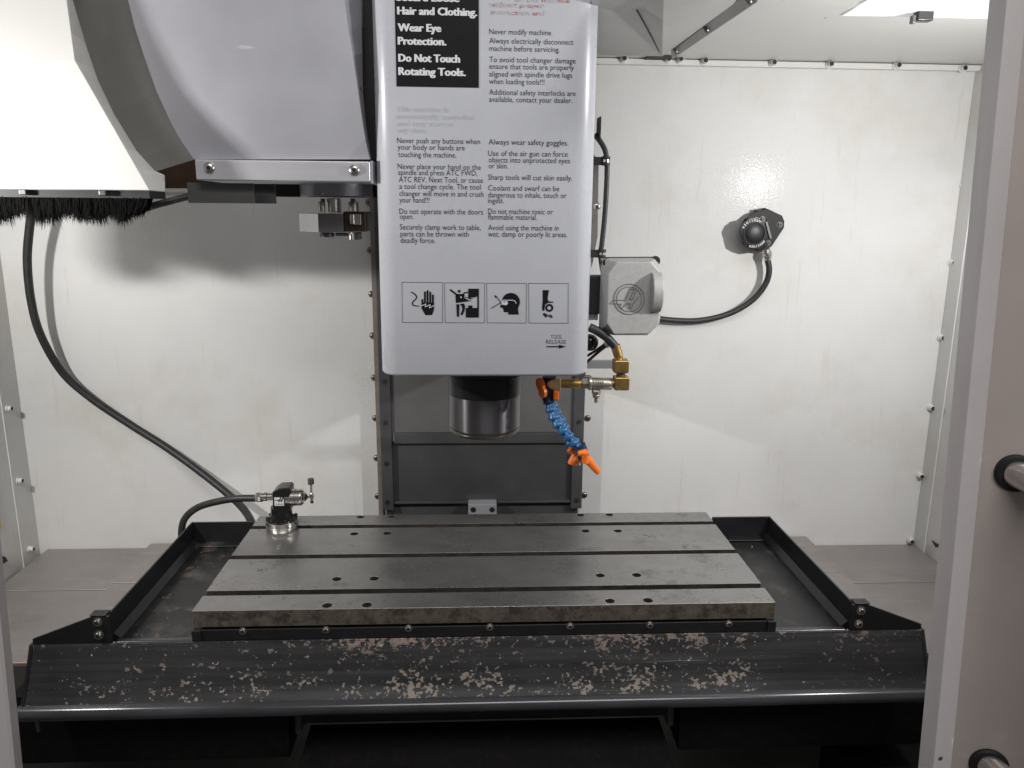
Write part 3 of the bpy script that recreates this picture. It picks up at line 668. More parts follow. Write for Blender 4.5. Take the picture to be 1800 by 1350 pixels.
rb = [P(u, v, 'Y', .11) for u, v in ((632, -60), (635, 0), (636, 48), (637, 95), (638, 160), (643, 215), (648, 250), (653, 280))]
b = MB()
for i in range(len(rgt)-1): b.add([rgt[i]+th*.9, rb[i], rb[i+1], rgt[i+1]+th*.9], [(0, 1, 2, 3)])
b.build('side_sheet', ZINC, o, sharp=60)
instance('screw', DOMEB, P(629, 157, 'Y', .08), o, face=(.8, -.6, 0), scale=.75)
MB().box(-.187, -.170, .14, .2, .68, 1.02).build('dark_gap_plate', MATTE, o)
a = P(342, 280, 'Y', .056); c = P(650, 280, 'Y', .056); zb = P(500, 318, 'Y', .056).z
bk_ = MB().box(a.x, c.x, .056, .20, zb, a.z).build('bottom_bracket', ZINC, o, bevel=.0018)
for u, v in ((368, 295), (623, 299)): instance('screw', DOMEB, P(u, v, 'Y', .056), bk_, scale=.95)
MB().box(c.x+.0006, c.x+.0036, .058, .20, zb-.002, a.z+.001).build('end_plate', ZINC, o)
a = P(328, 321, 'Y', .075); c = P(485, 358, 'Y', .075); mid = P(447, 340, 'Y', .075).x
MB().box(a.x, mid, .075, .078, c.z, a.z).build('splash_flap', mat('worn_rubber_flap', (.055, .055, .055), .55, var=.15, vscale=30), o, bevel=.0006)
MB().box(mid+.0004, c.x, .076, .079, c.z, a.z-.001).build('splash_flap', MATTE, o)
MB().box(-.43, -.175, .255, .30, .626, .652).build('under_plate', MATTE, o)
o = tag(MB().tube([P(255, 366, 'Y', .10), P(290, 356, 'Y', .12), P(345, 343, 'Y', .14), P(400, 338, 'Y', .15)], .0052, 8).build('air_hose', RUBBER), 'short black hose between the brush and the dark rubber flap', 'hose')

# swing arm with its gripper
o = thing('tool_gripper', 'steel tool changer arm end with gripper finger left of the head', 'tool gripper', (-.25, .19, .56))
c = P(592, 340, 'Y', .19)
MB().lathe([(.0555, .6245), (.0575, .626), (.0575, .646), (.055, .649)], (c.x, .19, 0), (0, 0, 1), 40).build('hub_disc', mat('dark_hub', (.26, .26, .28), .36, metal=.7, var=.1, vscale=30), o)
def zg(x, y, Y): return P(500+x/9.644, 300+y/9.644, 'Y', Y)
def vcyl(xl, xr, yt, yb, Y, m, name, n=18):
    p = zg(xl, yt, Y); q = zg(xr, yb, Y); r = (q.x-p.x)/2
    return MB().lathe([(r, q.z), (r, p.z-.0012), (r*.9, p.z)], ((p.x+q.x)/2, Y, 0), (0, 0, 1), n).build(name, m, o)
vcyl(700, 965, 470, 710, .19, STEEL, 'shaft', 28); vcyl(570, 695, 525, 700, .175, STEEL, 'bushing'); vcyl(1085, 1260, 530, 690, .175, STEEL, 'bushing')
vcyl(610, 690, 475, 530, .18, DARKST, 'pin'); vcyl(1120, 1205, 475, 540, .18, DARKST, 'pin')
A_ = [zg(255, 710, .175), zg(580, 735, .150), zg(990, 740, .150), zg(990, 700, .2), zg(300, 690, .21)]
zt = zg(580, 725, .15).z; zb2 = zg(580, 1045, .15).z
fp = [(zg(258, 800, .185).x, .185), (zg(578, 800, .148).x, .148), (zg(992, 800, .148).x, .148), (zg(992, 800, .148).x, .225), (zg(258, 800, .185).x, .225)]
MB().prism(fp, 'Z', zb2, zt).build('arm_block', mat('machined_arm', (.22, .21, .21), .34, metal=.6, var=.12, vscale=60), o, bevel=.0008)
f0, f1 = Vector((fp[0][0], fp[0][1], 0)), Vector((fp[1][0], fp[1][1], 0)); nn = Vector((f1.y-f0.y, f0.x-f1.x, 0)).normalized(); nn = nn if nn.y < 0 else -nn
MB().prism([tuple((p_+nn*t_).xy) for p_, t_ in ((f0, .0002), (f1-(f1-f0)*.02, .0002), (f1-(f1-f0)*.02, .001), (f0, .001))], 'Z', zb2+.0004, zt-.0004).build('lit_side_face', mat('light_painted_arm_face', (.92, .92, .95), .32, metal=.85, var=.05, vscale=200), o)  # paler plate: lamp light on the arm's left side, put into its colour
q0 = zg(995, 690, .155); q1 = zg(1390, 1035, .155)
MB().box(q0.x, q1.x, .152, .215, q1.z, q0.z).build('finger_block', mat('greasy_brown_finger', (.075, .05, .038), .35, metal=.6, var=.4, vscale=120), o, bevel=.002)
q0 = zg(1380, 720, .16); q1 = zg(1450, 1020, .16)
MB().box(q0.x, q1.x, .158, .21, q1.z, q0.z).build('finger_edge', DARKST, o, bevel=.001)
q0 = zg(1110, 735, .145); q1 = zg(1310, 905, .145); qm = zg(1175, 800, .145)
MB().box(q0.x, qm.x, .144, .151, q1.z, q0.z).build('key', STEEL, o, bevel=.0008)
MB().box(qm.x+.0004, q1.x, .139, .151, q1.z-.001, q0.z).build('key', STEEL, o, bevel=.001)
vcyl(600, 845, 1050, 1125, .175, DARKST, 'lower_collar', 24); vcyl(860, 1080, 1055, 1105, .18, DARKST, 'lower_collar', 20); vcyl(1090, 1190, 1050, 1170, .16, STEEL, 'stop_pin')
q0 = zg(1195, 1045, .165); q1 = zg(1285, 1170, .165); MB().box(q0.x, q1.x, .16, .185, q1.z, q0.z).build('stop_block', DARKST, o, bevel=.001)

# ------------------------------------------------------------------ hoses on the left
hp = [((60, 345), .50), ((52, 400), .515), ((48, 460), .525), ((55, 530), .535), ((72, 590), .548), ((110, 655), .57), ((160, 700), .583), ((225, 744), .59), ((290, 785), .585), ((350, 828), .565), ((405, 872), .53), ((432, 900), .49), ((448, 930), .44)]
tag(MB().tube([P(*uv, 'Y', y) for uv, y in hp], .0083, 14).build('long_hose', RUBBER), 'long black hose curving down the left back wall behind the table', 'hose')
hp = [((462, 876), .318), ((425, 876), .322), ((390, 880), .33), ((350, 891), .345), ((326, 910), .36), ((319, 935), .372), ((322, 965), .38)]
tag(MB().tube([P(*uv, 'Y', y) for uv, y in hp], .0068, 14).build('probe_hose', RUBBER), 'short black hose looping from the tool probe over the tray wall', 'hose')

# ------------------------------------------------------------------ tool setting probe on the table
c = P(498.5, 925, 'Z', 0); PX, PY = c.x, .318
o = thing('tool_setter', 'black and steel tool setting probe standing on the table', 'tool probe', (PX, PY, 0))
def zs(x, y, Y=PY): return P(430+x/11.25, 830+y/11.25, 'Y', Y)
MB().lathe([(.0305, .0002), (.031, .001), (.031, .0088), (.0303, .0096)], (PX, PY, 0), (0, 0, 1), 48).build('base_ring', STEEL, o)
MB().lathe([(.0303, .0098), (.031, .0106), (.031, .0182), (.0302, .019)], (PX, PY, 0), (0, 0, 1), 48).build('base_flange', STEEL, o)
hz = zs(700, 250).z; ftop = .019
MB().lathe([(.0265, ftop+.0002), (.0265, ftop+.003), (.022, ftop+.005), (.020, ftop+.012), (.0195, ftop+.026)], (PX, PY, 0), (0, 0, 1), 36).build('foot', GLOSSB, o)
x0, x1 = zs(545, 500, PY-.018).x, zs(900, 500, PY-.018).x; zmid = zs(700, 400, PY-.018).z
arc = [(x0, ftop+.022), (x0, zmid), (x0+.004, hz-.006), (x0+.012, hz-.001), (x1-.002, hz), (x1, hz-.004), (x1, ftop+.022)]
MB().prism(arc, 'Y', PY-.019, PY+.019).build('housing', GLOSSB, o, bevel=.003, seg=3)
ql = zs(585, 500, PY-.0193); qr = zs(780, 662, PY-.0193)
lb = MB().box(ql.x, qr.x, PY-.0196, PY-.0191, qr.z, ql.z).build('maker_label', mat('white_label', (.62, .62, .60), .45), o)
def zl(mb, pts): mb.add([zs(x, y, PY-.0199) for x, y in pts], [tuple(range(len(pts)))])
b = MB(); zl(b, [(660, 590), (685, 590), (730, 490), (705, 490)]); zl(b, [(705, 590), (735, 590), (778, 490), (752, 490)]); zl(b, [(585, 548), (690, 548), (684, 565), (605, 565)]); zl(b, [(690, 545), (740, 545), (735, 560), (684, 560)])
vs, fs = glyphs('HAAS', .02); p = zs(625, 645, PY-.0199); p2 = zs(760, 620, PY-.0199); mx_ = max(x for x, y in vs)
b.add([(p.x+x/mx_*(p2.x-p.x), PY-.0199, p.z+y/CAPH*(p2.z-p.z)) for x, y in vs], fs); b.build('logo', INK, lb, flat=True)
ax0 = zs(840, 480); ax1 = zs(1120, 480); rr = .0162
cyl_ = MB().lathe([(rr, 0), (rr, ax1.x-ax0.x), (rr*1.0, ax1.x-ax0.x+.001), (rr*.80, ax1.x-ax0.x+.0055), (rr*.5, ax1.x-ax0.x+.006)], (ax0.x, PY-.004, ax0.z), (1, 0, 0), 36).build('barrel', STEEL, o)
MB().lathe([(rr*1.02, 0), (rr*1.02, .0012)], (ax0.x+.017, PY-.004, ax0.z), (1, 0, 0), 36).build('scribed_band', DARKST, cyl_)
xe = ax1.x+.008
MB().lathe([(rr*.48, 0), (rr*.42, .002), (.0028, .0045), (.0016, .007)], (xe, PY-.004, ax0.z), (1, 0, 0), 18).build('stylus_boot', MATTE, o)
xs = zs(1330, 400).x
st = MB().cyl((xe+.006, PY-.004, ax0.z), (xs, PY-.004, ax0.z), .0013, 8).cyl((xs, PY-.004, zs(0, 590).z), (xs, PY-.004, zs(0, 225).z), .0021, 12).lathe([(.0022, 0), (.0042, .002), (.0042, .010), (.0022, .013)], (xs, PY-.004, zs(0, 530).z), (0, 0, 1), 14).build('stylus', STEEL, o)
MB().cyl((xs, PY-.004, zs(0, 232).z), (xs, PY-.004, zs(0, 122).z), .0058, 20).build('stylus_tip', mat('grey_stylus_tip', (.06, .062, .062), .5), o, bevel=.0006)
MB().cyl((xs, PY-.004, zs(0, 605).z), (xs, PY-.004, zs(0, 560).z), .003, 10).build('grub_screw', MATTE, o)
gx = zs(225, 500).x; g = MB()
g.lathe([(.0088, 0), (.0092, .001), (.0092, .0085), (.008, .010)], (gx, PY, ax0.z), (1, 0, 0), 6); g.lathe([(.007, .010), (.007, .0165)], (gx, PY, ax0.z), (1, 0, 0), 20); g.lathe([(.0088, .0165), (.0088, .021), (.0072, .022), (.0072, .031)], (gx, PY, ax0.z), (1, 0, 0), 18)
g.build('hose_gland', STEEL, o)
for a in (20, 65, 110, 155, 200, 240, 300, 340):
    a = math.radians(a); MB().lathe([(.0036, .019), (.0036, .0255), (.003, .026)], (PX+.0262*math.cos(a), PY+.0262*math.sin(a), 0), (0, 0, 1), 12).build('base_screw', MATTE, o)

# ------------------------------------------------------------------ optical receiver on the right wall
def zr(x, y, Y): return P(1250+x/9.641, 340+y/9.641, 'Y', Y)
o = thing('optical_receiver', 'round black optical receiver on the right back wall', 'receiver', P(1337, 405, 'Y', .6))
YR = .548
body = [(480, 600), (560, 440), (680, 340), (780, 300), (960, 262), (1200, 375), (1240, 470), (1235, 580), (1030, 890), (900, 985), (790, 985), (640, 935), (540, 870)]
MB().loft([[zr(x, y, .575) for x, y in body], [zr(x, y, .5998) for x, y in body]]).build('bracket', mat('black_cast_bracket', (.010, .010, .010), .5, spec=.25), o, bevel=.0012)
fr = [(480, 600), (530, 500), (620, 430), (760, 400), (900, 420), (960, 480), (1020, 750), (990, 860), (880, 950), (760, 965), (640, 930), (545, 870)]
MB().loft([[zr(x, y, YR) for x, y in fr], [zr(x, y, .5745) for x, y in fr]]).build('housing', GLOSSB, o, bevel=.002)
cc = zr(735, 680, YR-.001); rl = (zr(910, 680, YR).x-zr(565, 680, YR).x)/2
MB().lathe([(rl*1.12, 0), (rl*1.1, .0025), (rl*1.0, .0025), (rl*.98, .0005)], (cc.x, YR, cc.z), (0, -1, 0), 36).build('lens_bezel', MATTE, o)
MB().lathe([(rl*.97, .0006), (rl*.7, .0026), (rl*.35, .0036), (.0001, .0038)], (cc.x, YR, cc.z), (0, -1, 0), 36).build('lens', LENS, o)
q = [zr(925, 490, YR-.004), zr(955, 478, YR-.004), zr(1030, 755, YR-.004), zr(1000, 770, YR-.004)]
MB().loft([q, [p+Vector((0, .006, 0)) for p in q]]).build('ridge', mat('grey_ridge', (.10, .10, .105), .4), o)
for sgn, a0, a1 in ((1, 152, 68), (-1, 255, 322)):
    b = MB(); word = 'RENISHAW'; n = len(word)
    for i, ch in enumerate(word):
        a = math.radians(a0+(a1-a0)*i/(n-1)); R0 = rl*1.25
        vs, fs = glyphs(ch, .03); w = max(x for x, y in vs); cx = cc.x+R0*math.cos(a); cz = cc.z+R0*math.sin(a)
        rot = a-math.pi/2 if sgn > 0 else a+math.pi/2
        sc = .0062
        b.add([(cx+((x-w/2)*.85*math.cos(rot)-(y-.35)*math.sin(rot))*sc, YR-.0003, cz+((x-w/2)*.85*math.sin(rot)+(y-.35)*math.cos(rot))*sc) for x, y in vs], fs)
    b.build('maker_name', INKW, o, flat=True)
instance('screw', SOCKB, zr(1160, 530, .5748), o, scale=.8); instance('screw', SOCKB, zr(870, 430, YR), o, scale=.7); instance('screw', SOCKB, zr(965, 840, YR), o, scale=.7)
for x, y in ((770, 285), (900, 262)):
    p = zr(x, y, .585); MB().box(p.x-.003, p.x+.003, .58, .592, p.z-.006, p.z+.002).build('lug', MATTE, o)
p = zr(930, 950, .572); q = zr(960, 1110, .572); d = (q-p).normalized()
MB().lathe([(.0085, 0), (.0085, .006), (.0105, .0065), (.0105, .015), (.008, .019), (.008, .023)], p, d, 10).build('gland', STEEL, o)
hp = [((1348, 452), .572), ((1352, 475), .572), ((1345, 500), .575), ((1322, 528), .58), ((1285, 550), .585), ((1240, 562), .587), ((1200, 564), .587), ((1150, 559), .585), ((1100, 548), .58)]
tag(MB().tube([P(*uv, 'Y', y) for uv, y in hp], .0066, 14).build('receiver_cable', RUBBER), 'black cable sweeping from the round receiver to the grey cast box', 'cable')

# ------------------------------------------------------------------ coolant nozzle motor box right of the head
def zc(x, y, Y): return P(1020+x/6.75, 420+y/6.75, 'Y', Y)
o = thing('coolant_drive_box', 'grey cast box with an embossed winged emblem right of the head', 'cast box', zc(600, 1140, .14))
outer = [(240, 420), (240, 228), (905, 222), (962, 372), (978, 760), (936, 1010), (800, 1142), (395, 1142), (218, 1108)]
inner = [(335, 410), (440, 275), (835, 272), (942, 390), (944, 800), (925, 1010), (793, 1128), (402, 1132), (320, 1000)]
b = MB(); b.loft([[zc(x, y, .170) for x, y in outer], [zc(x, y, .142) for x, y in outer], [zc(x, y, .118) for x, y in inner]])
b.build('cover', CAST, o, bevel=.0015)
Yf = .118
b = MB(); prof = []
z0 = zc(0, 385, Yf).z; z1 = zc(0, 872, Yf).z; zc0 = (z0+z1)/2; hr = (z0-z1)/2
for i in range(13):
    a = math.radians(-90+i*15); prof.append((Yf+.004-math.cos(a)*.026, zc0+hr*math.sin(a)))
x0 = zc(835, 600, Yf).x; x1 = zc(962, 600, Yf).x
b.prism([(y, z) for y, z in prof]+[(Yf+.02, z0), (Yf+.02, z1)][::1], 'X', x0, x1); b.build('half_round_boss', CAST, o, bevel=.002)
b = MB(); cx_, cy_ = 580, 715
def zq(x, y): return zc(x, y, Yf)
EMB = mat('emblem_edge', (.15, .15, .15), .5, metal=.4)
def ring(r0, r1, y0, y1):
    n = 40; bb = MB()
    rr_ = [[(r0, y0), (r1, y0), (r1, y1), (r0, y1)]]
    R4 = []
    for i in range(n+1):
        a = 2*math.pi*i/n
        R4.append([zc(cx_+r*math.cos(a), cy_+r*math.sin(a), y) for r, y in rr_[0]])
    bb.loft(R4, cap=False); return bb
ring(176, 184, Yf-.0009, Yf+.001).build('emblem_ring', EMB, o); ring(144, 150, Yf-.0009, Yf+.001).build('emblem_ring', EMB, o)
def estroke(pts, w=7):
    bb = MB()
    for i in range(len(pts)-1):
        a = Vector(pts[i]); c = Vector(pts[i+1]); d = (c-a).normalized(); n = Vector((-d.y, d.x))*w/2
        q = [a+n, c+n, c-n, a-n]; bb.loft([[zc(x, y, Yf-.0008) for x, y in q], [zc(x, y, Yf+.001) for x, y in q]])
    return bb
estroke([(352, 768), (388, 728), (530, 728), (590, 590), (640, 600), (585, 718), (620, 718), (665, 600)]).build('emblem_strokes', EMB, o)
estroke([(352, 770), (490, 772), (470, 800), (495, 828), (540, 770), (600, 770), (575, 812), (600, 828), (640, 750), (690, 690)]).build('emblem_strokes', EMB, o)
for x, y in ((300, 275), (888, 262), (262, 1075)): instance('screw', SOCKB, zc(x, y, .141), o)
MB().loft([[zc(x, y, .168) for x, y in ((240, 215), (905, 210), (915, 232), (240, 236))], [zc(x, y, .19) for x, y in ((240, 215), (905, 210), (915, 232), (240, 236))]]).build('gasket', MATTE, o)
p = zc(145, 440, .16); q = zc(235, 890, .16)
MB().box(.150, q.x+.004, .155, .19, q.z, p.z).build('mount', MATTE, o, bevel=.002)
p = zc(135, 890, .165); q = zc(210, 965, .165); MB().box(.150, q.x, .165, .18, q.z, p.z).build('spacer', ZINC, o, bevel=.001)
# wiring along the head side
o = thing('head_cable', 'black cable held by two clamps on the right side of the head', 'cable', P(1064, 400, 'Y', .15))
MB().tube([P(u, v, 'Y', .15) for u, v in ((1045, 236), (1056, 250), (1064, 266), (1067, 290), (1066, 330), (1063, 380), (1059, 420), (1056, 450), (1060, 480))], .0042, 12).build('cable', RUBBER, o)
MB().box(.1548, .160, .15, .18, .50, .752).build('bracket_strip', BLACKP, o)
p = P(1054, 206, 'Y', .14); q = P(1055, 245, 'Y', .14); MB().box(p.x-.0012, p.x+.0012, .13, .16, q.z, p.z).build('thin_plate', MATTE, o)
p = P(1060, 250, 'Y', .165); q = P(1046, 470, 'Y', .165)
MB().prism([(.1548, p.z), (.176, p.z-.03), (.178, q.z+.05), (.170, q.z)], 'Y', .166, .17).build('backing_strip', mat('brown_backing', (.16, .15, .14), .5), o)
for v in (283, 446):
    p = P(1065 if v < 300 else 1058, v, 'Y', .15)
    k_ = MB().lathe([(.0066, -.007), (.0066, -.0025), (.0052, -.002), (.0052, .002), (.0066, .0025), (.0066, .007)], p, (0.03, 0, 1), 14).box(.1548, p.x, .148, .158, p.z-.006, p.z+.006).build('clamp', MATTE, o)
    MB().lathe([(.0056, -.0018), (.0056, .0018)], p, (.03, 0, 1), 14).build('clamp_band', STEEL, k_)
instance('screw', DOMEB, P(1049, 363, 'Y', .14), o, scale=.7)

# black ball lever, brown wires
o = thing('lever_knob', 'black ball knob showing at the lower right side of the head', 'knob', P(1038, 602, 'Y', .18))
c = P(1037, 602, 'Y', .18); b = MB()
pr_ = [(.0145*math.sin(math.radians(a)), -.0145*math.cos(math.radians(a))) for a in range(0, 181, 12)]
b.lathe(pr_, c, (1, 0, 0), 24).build('ball', GLOSSB, o)
MB().cyl(c-Vector((.03, 0, 0)), c-Vector((.012, 0, 0)), .004, 10).build('stem', DARKST, o)
o = thing('sensor_wires', 'thin brown wires slanting under the grey cast box', 'wires', P(1050, 620, 'Y', .17))
MB().tube([P(1028, 640, 'Y', .2), P(1048, 622, 'Y', .18), P(1068, 606, 'Y', .17)], .0026, 8).build('wire', mat('brown_wire', (.06, .028, .018), .4), o)
MB().tube([P(1028, 628, 'Y', .2), P(1046, 617, 'Y', .185), P(1066, 603, 'Y', .175)], .0024, 8).build('wire', RUBBER, o)
p = P(1064, 608, 'Y', .165); q = P(1074, 600, 'Y', .165); MB().cyl(p, q, .0062, 10).build('ferrule', ZINC, o)
p = P(1030, 634, 'Y', .24); q = P(1085, 648, 'Y', .24)
tag(MB().box(p.x-.03, q.x+.01, .24, .25, q.z, p.z, ).build('support_bar', mat('grey_bar', (.30, .30, .32), .4), None, bevel=.001), 'flat grey bar showing behind the brass elbow', 'bar')

# brass coolant line
o = thing('coolant_valve_line', 'brass and nickel coolant valve line under the head', 'valve', P(1060, 675, 'Y', .12))
YV = .13
def zv(x, y, Y=YV): return P(930+x/8.44, 560+y/8.44, 'Y', Y)
MB().tube([zv(900, 130), zv(1020, 190), zv(1150, 280), zv(1240, 370), zv(1290, 440)], .0072, 12).build('rubber_hose', RUBBER, o)
MB().tube([zv(1280, 395), zv(1300, 470), zv(1330, 560)], .0078, 12).build('hose_barb', BRASS, o)
MB().lathe([(.0065, 0), (.0055, .006)], zv(1335, 560), (.1, 0, -1), 14).build('barb_neck', BRASS, o)
def hexv(xl, xr, yt, yb, name, m, n=6, bv=.001):
    p = zv(xl, yt); q = zv(xr, yb); r = (q.x-p.x)/2
    return MB().lathe([(r*.9, q.z), (r*1.02, q.z+.0015), (r*1.02, p.z-.0015), (r*.9, p.z)], ((p.x+q.x)/2, YV, 0), (0, 0, 1), n).build(name, m, o, bevel=0)
p = zv(1250, 600); q = zv(1465, 795); MB().box(p.x, q.x, YV-.012, YV+.012, q.z, p.z).build('upper_elbow', BRASS, o, bevel=.003, seg=3)
hexv(1295, 1425, 795, 855, 'thread', DARKST, 16)
p = zv(1255, 850); q = zv(1468, 1045); MB().box(p.x, q.x, YV-.013, YV+.011, q.z, p.z).build('lower_elbow', BRASS, o, bevel=.0025, seg=3)
def hx(xl, xr, yt, yb, name, m, n=20, tap=1.):
    p = zv(xl, yt); q = zv(xr, yb); r = (p.z-q.z)/2; zc_ = (p.z+q.z)/2
    return MB().lathe([(r*.94*tap, 0), (r*tap, .001), (r, q.x-p.x-.001), (r*.94, q.x-p.x)], (p.x, YV, zc_), (1, 0, 0), n).build(name, m, o)
hx(1215, 1262, 905, 1020, 'nipple', BRASS); vb = hx(900, 1225, 875, 1055, 'valve_body', NICKEL); hx(770, 885, 885, 1050, 'hex_nut', NICKEL, 6)
hx(880, 915, 850, 1060, 'flange_ring', NICKEL); hx(470, 765, 895, 1035, 'reducer', BRASS, 20, .86)
p = zv(265, 890); q = zv(470, 1075)
MB().loft([[zv(x, y, YV-.014) for x, y in ((470, 890), (470, 1080), (400, 1070), (320, 1045), (275, 1000), (265, 950), (300, 915), (360, 893))], [zv(x, y, YV+.012) for x, y in ((470, 890), (470, 1080), (400, 1070), (320, 1045), (275, 1000), (265, 950), (300, 915), (360, 893))]]).build('end_elbow', mat('dull_brass_end', (.42, .29, .15), .5, metal=.7, var=.25, vscale=120), o, bevel=.0015)
b = MB()
for r_ in range(2):
    for k_ in range(6):
        p = zv(930+k_*33, 945+r_*38, YV-.0103); b.box(p.x-.0014, p.x+.0012, YV-.0112, YV-.009, p.z-.0014, p.z+.0014)
b.build('cast_marks', NICKEL, vb)
hexv(930, 1060, 1060, 1120, 'stem_nut', NICKEL); hexv(945, 1045, 1120, 1170, 'stem_collar', NICKEL, 16); hexv(970, 1020, 1170, 1245, 'stem_screw', mat('greenish_stem', (.25, .28, .16), .45, metal=.5), 12)
MB().tube([zv(760, 900), zv(820, 870), zv(880, 862), zv(920, 880)], .0028, 8).build('wire_loop', DARKST, o)

# segmented blue coolant hoses
def loc_hose(path, r0, label, nseg):
    o = thing('segmented_hose', label, 'coolant hose', path[0], 'blue segmented coolant hoses under the head')
    L_ = [0]
    for i in range(len(path)-1): L_.append(L_[-1]+(path[i+1]-path[i]).length)
    def at(s):
        for i in range(len(path)-1):
            if s <= L_[i+1]: return path[i].lerp(path[i+1], (s-L_[i])/(L_[i+1]-L_[i]))
        return path[-1]
    for k in range(nseg):
        a = at(L_[-1]*k/nseg); c = at(L_[-1]*(k+1)/nseg); d = c-a; h = d.length
        MB().lathe([(r0*.50, -h*.12), (r0*.62, 0), (r0*.66, h*.16), (r0*.74, h*.36), (r0*1.0, h*.62), (r0*1.02, h*.78), (r0*.92, h*.92), (r0*.6, h*1.0)], a, d, 16).build('segment', BLUE if k else BLUEB, o)
    return o
P1 = [P(u, v, 'Y', y) for u, v, y in ((963, 696, .125), (968, 720, .12), (978, 745, .115), (997, 765, .11), (1022, 792, .105))]
h1 = loc_hose(P1, .0098, 'nearer blue segmented coolant hose ending in a long orange nozzle', 8)
d = (P1[-1]-P1[-2]).normalized()
z = lambda x, y, Y=.105: P(930+x/6.747, 650+y/6.747, 'Y', Y)
MB().lathe([(.0105, -.002), (.0105, .010), (.008, .012)], z(600, 905), z(630, 990)-z(590, 890), 16).build('socket', BLUEB, h1)
p = z(690, 1060); q = z(825, 1220)
MB().lathe([(.0075, -.004), (.0072, .006), (.0052, (q-p).length), (.004, (q-p).length), (.003, (q-p).length-.004)], p, q-p, 16).build('nozzle', ORANGE, h1)
MB().lathe([(.0085, 0), (.0085, .010)], z(610, 1000), z(700, 1060)-z(610, 1000), 14).build('valve_barrel', BLUEB, h1)
MB().lathe([(.004, 0), (.0075, .003), (.0055, .012), (.006, .021), (.003, .022)], z(655, 960, .092), z(670, 1110, .092)-z(655, 960, .092), 12).build('valve_handle', ORANGE, h1)
MB().lathe([(.003, 0), (.005, .002), (.004, .016)], z(580, 1000, .092), z(690, 960, .092)-z(580, 1000, .092), 10).build('valve_handle', ORANGE, h1)
P2 = [P(u, v, 'Y', y) for u, v, y in ((966, 690, .15), (976, 722, .15), (990, 745, .148), (998, 762, .145), (1003, 780, .14), (1006, 798, .135))]
h2 = loc_hose(P2, .0086, 'farther blue segmented coolant hose with two short orange handles', 8)
MB().lathe([(.007, 0), (.007, .014)], z(520, 900, .13), z(580, 1050, .13)-z(520, 900, .13), 14).build('valve_barrel', BLUEB, h2)
b = MB(); b.lathe([(.003, 0), (.0068, .002), (.0055, .008), (.0028, .014), (.0028, .017)], z(478, 925, .118), z(540, 1000, .118)-z(478, 925, .118), 12); b.build('valve_handle', ORANGE, h2)
b = MB(); b.lathe([(.0025, 0), (.0045, .003), (.0062, .014), (.0065, .020), (.003, .021)], z(545, 985, .118), z(505, 1100, .118)-z(545, 985, .118), 12); b.build('valve_handle', ORANGE, h2)
MB().lathe([(.005, 0), (.0085, .002), (.0075, .014), (.004, .015)], z(510, 1085, .118), z(600, 1040, .118)-z(510, 1085, .118), 12).build('nozzle', ORANGE, h2)
p = z(585, 1105, .13); MB().lathe([(.004, 0), (.004, .004)], p, (0, -.3, -1), 12).build('end_ring', NICKEL, h2)
# the two shut-off valves where the hoses start
o = thing('hose_shutoff', 'dark blue hose block with orange shut-off discs under the head', 'shut-off valve', P(966, 690, 'Y', .14))
MB().lathe([(.0115, 0), (.0115, .040)], P(966, 662, 'Y', .13), (0.0, 0, -1), 18).build('valve_block', BLUEB, o)
for (x, y, r, Y) in ((125, 165, .0105, .120), (152, 260, .0095, .112)):
    MB().lathe([(r*.6, 0), (r, .001), (r, .006), (r*.7, .007)], z(x+30, y, Y), (-1, -.55, -.1), 18).build('shutoff_disc', ORANGE, o)
q = [z(290, 255, .11), z(358, 262, .11), z(355, 368, .11), z(290, 358, .11)]
MB().loft([q, [p+Vector((0, .012, 0)) for p in q]]).build('shutoff_handle', ORANGE, o, bevel=.002)

# ------------------------------------------------------------------ doors in the foreground
def door_pt(u, v, Y0):
    """Point on the leaning door plane (the doors lean back by four degrees)."""
    d = FWD + RIGHT*((u-900)/F_PX) + DOWN*((v-675)/F_PX)
    k_ = .0695; z0 = -.06
    # Y = Y0 + k*(Z - z0)
    t_ = (Y0 + k_*(CAM.z-z0) - CAM.y)/(d.y - k_*d.z)
    return CAM + d*t_
LN = Vector((0, .0695, 1)).normalized()
def column(sec, name, m, par, h0=-.5, h1=1.05, bevel=0, sharp=30):
    """Extrude a plan section (points on the door at its foot) along the lean."""
    b = MB(); b.loft([[p+LN*(h0-p.z)/LN.z for p in sec], [p+LN*(h1-p.z)/LN.z for p in sec]])
    return b.build(name, m, par, bevel=bevel, sharp=sharp)
o = thing('sliding_door', 'lilac grey machine door edge in the right foreground with bar handle', 'door', door_pt(1640, 1350, -.30))
e0 = door_pt(1614, 1350, -.275); e1 = door_pt(1638, 1350, -.305); e2 = door_pt(1676, 1350, -.305)
sec = [e0, e0.lerp(e1, .93), e1+Vector((.001, -.0015, 0)), e1+Vector((.003, -.002, 0)), e2+Vector((-.008, -.002, 0)), e2+Vector((-.004, -.001, 0)), e2+Vector((-.0015, .0015, 0)), e2+Vector((.0, .006, 0)), e2+Vector((.001, .016, 0)), e2+Vector((-.004, .035, 0)), e0+Vector((.004, .004, 0))]
column(sec, 'edge_channel', DOOR, o, sharp=28)
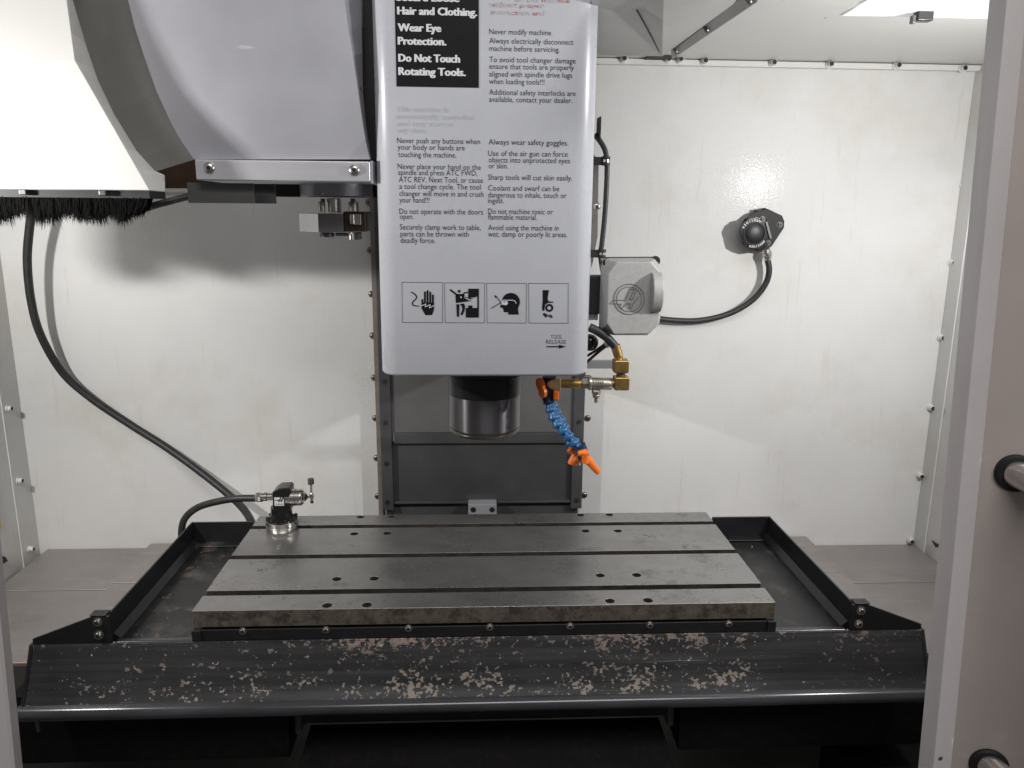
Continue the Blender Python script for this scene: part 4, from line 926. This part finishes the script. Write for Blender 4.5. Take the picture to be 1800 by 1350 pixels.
p0 = e2+Vector((.0012, .012, 0)); sec = [p0, p0+Vector((.004, .0165, 0)), p0+Vector((.010, .018, 0)), p0+Vector((.30, -.10, 0)), p0+Vector((.30, -.07, 0)), p0+Vector((.002, .03, 0))]
column(sec, 'door_panel', PANELP, o, sharp=28)
hm = mat('brushed_handle_steel', (.72, .70, .69), .3, metal=.9, var=.1, vscale=60)
ha = door_pt(1786, 832, -.292); hb = door_pt(1738, 1345, -.292)
out = Vector((.012, -.075, -.008))
b = MB(); b.tube([ha, ha+out*.55, ha+out*.9+Vector((.008, 0, -.02)), ha+out+Vector((.018, -.006, -.06)), ha.lerp(hb, .5)+out+Vector((.03, -.008, 0)), hb+out+Vector((.018, -.004, .05)), hb+out*.9+Vector((.014, 0, .006)), hb+out*.55, hb], .0115, 20, sub=10)
gx_ = Vector((.035, 0, 0))
for i, v in enumerate(b.v): pass
b = MB()
for c_, sg in ((ha, -1), (hb, 1)):
    dirn = Vector((.10, -1, -.03)).normalized()
    b.tube([c_, c_+dirn*.03, c_+dirn*.06, c_+dirn*.085+LN*sg*.012, c_+dirn*.095+LN*sg*.035], .0160, 24)
dirn = Vector((.10, -1, -.03)).normalized()
b.tube([ha+dirn*.095-LN*.03, ha.lerp(hb, .5)+dirn*.096, hb+dirn*.095+LN*.03], .0160, 24)
hd = b.build('handle', hm, o)
for c_ in (ha, hb):
    MB().lathe([(.0225, -.004), (.0225, .002), (.0205, .0042), (.0162, .0046)], c_, (-.32, -.95, 0), 32).build('ferrule', MATTE, hd)
p = door_pt(1653, 1333, -.3075); MB().lathe([(.0028, 0), (.0026, .0006), (.001, .0007)], p, (0, -1, 0), 12).build('screw', SCREW, o)
o = thing('left_door_edge', 'pale door edge sliver at the far left foreground', 'door', door_pt(10, 1350, -.30))
o.name = 'door_edge'
f0 = door_pt(27, 1350, -.30)
column([f0, f0+Vector((-.002, -.004, 0)), f0+Vector((-.12, -.004, 0)), f0+Vector((-.12, .02, 0)), f0+Vector((-.004, .02, 0))], 'edge_channel', DOOR, o, sharp=28)
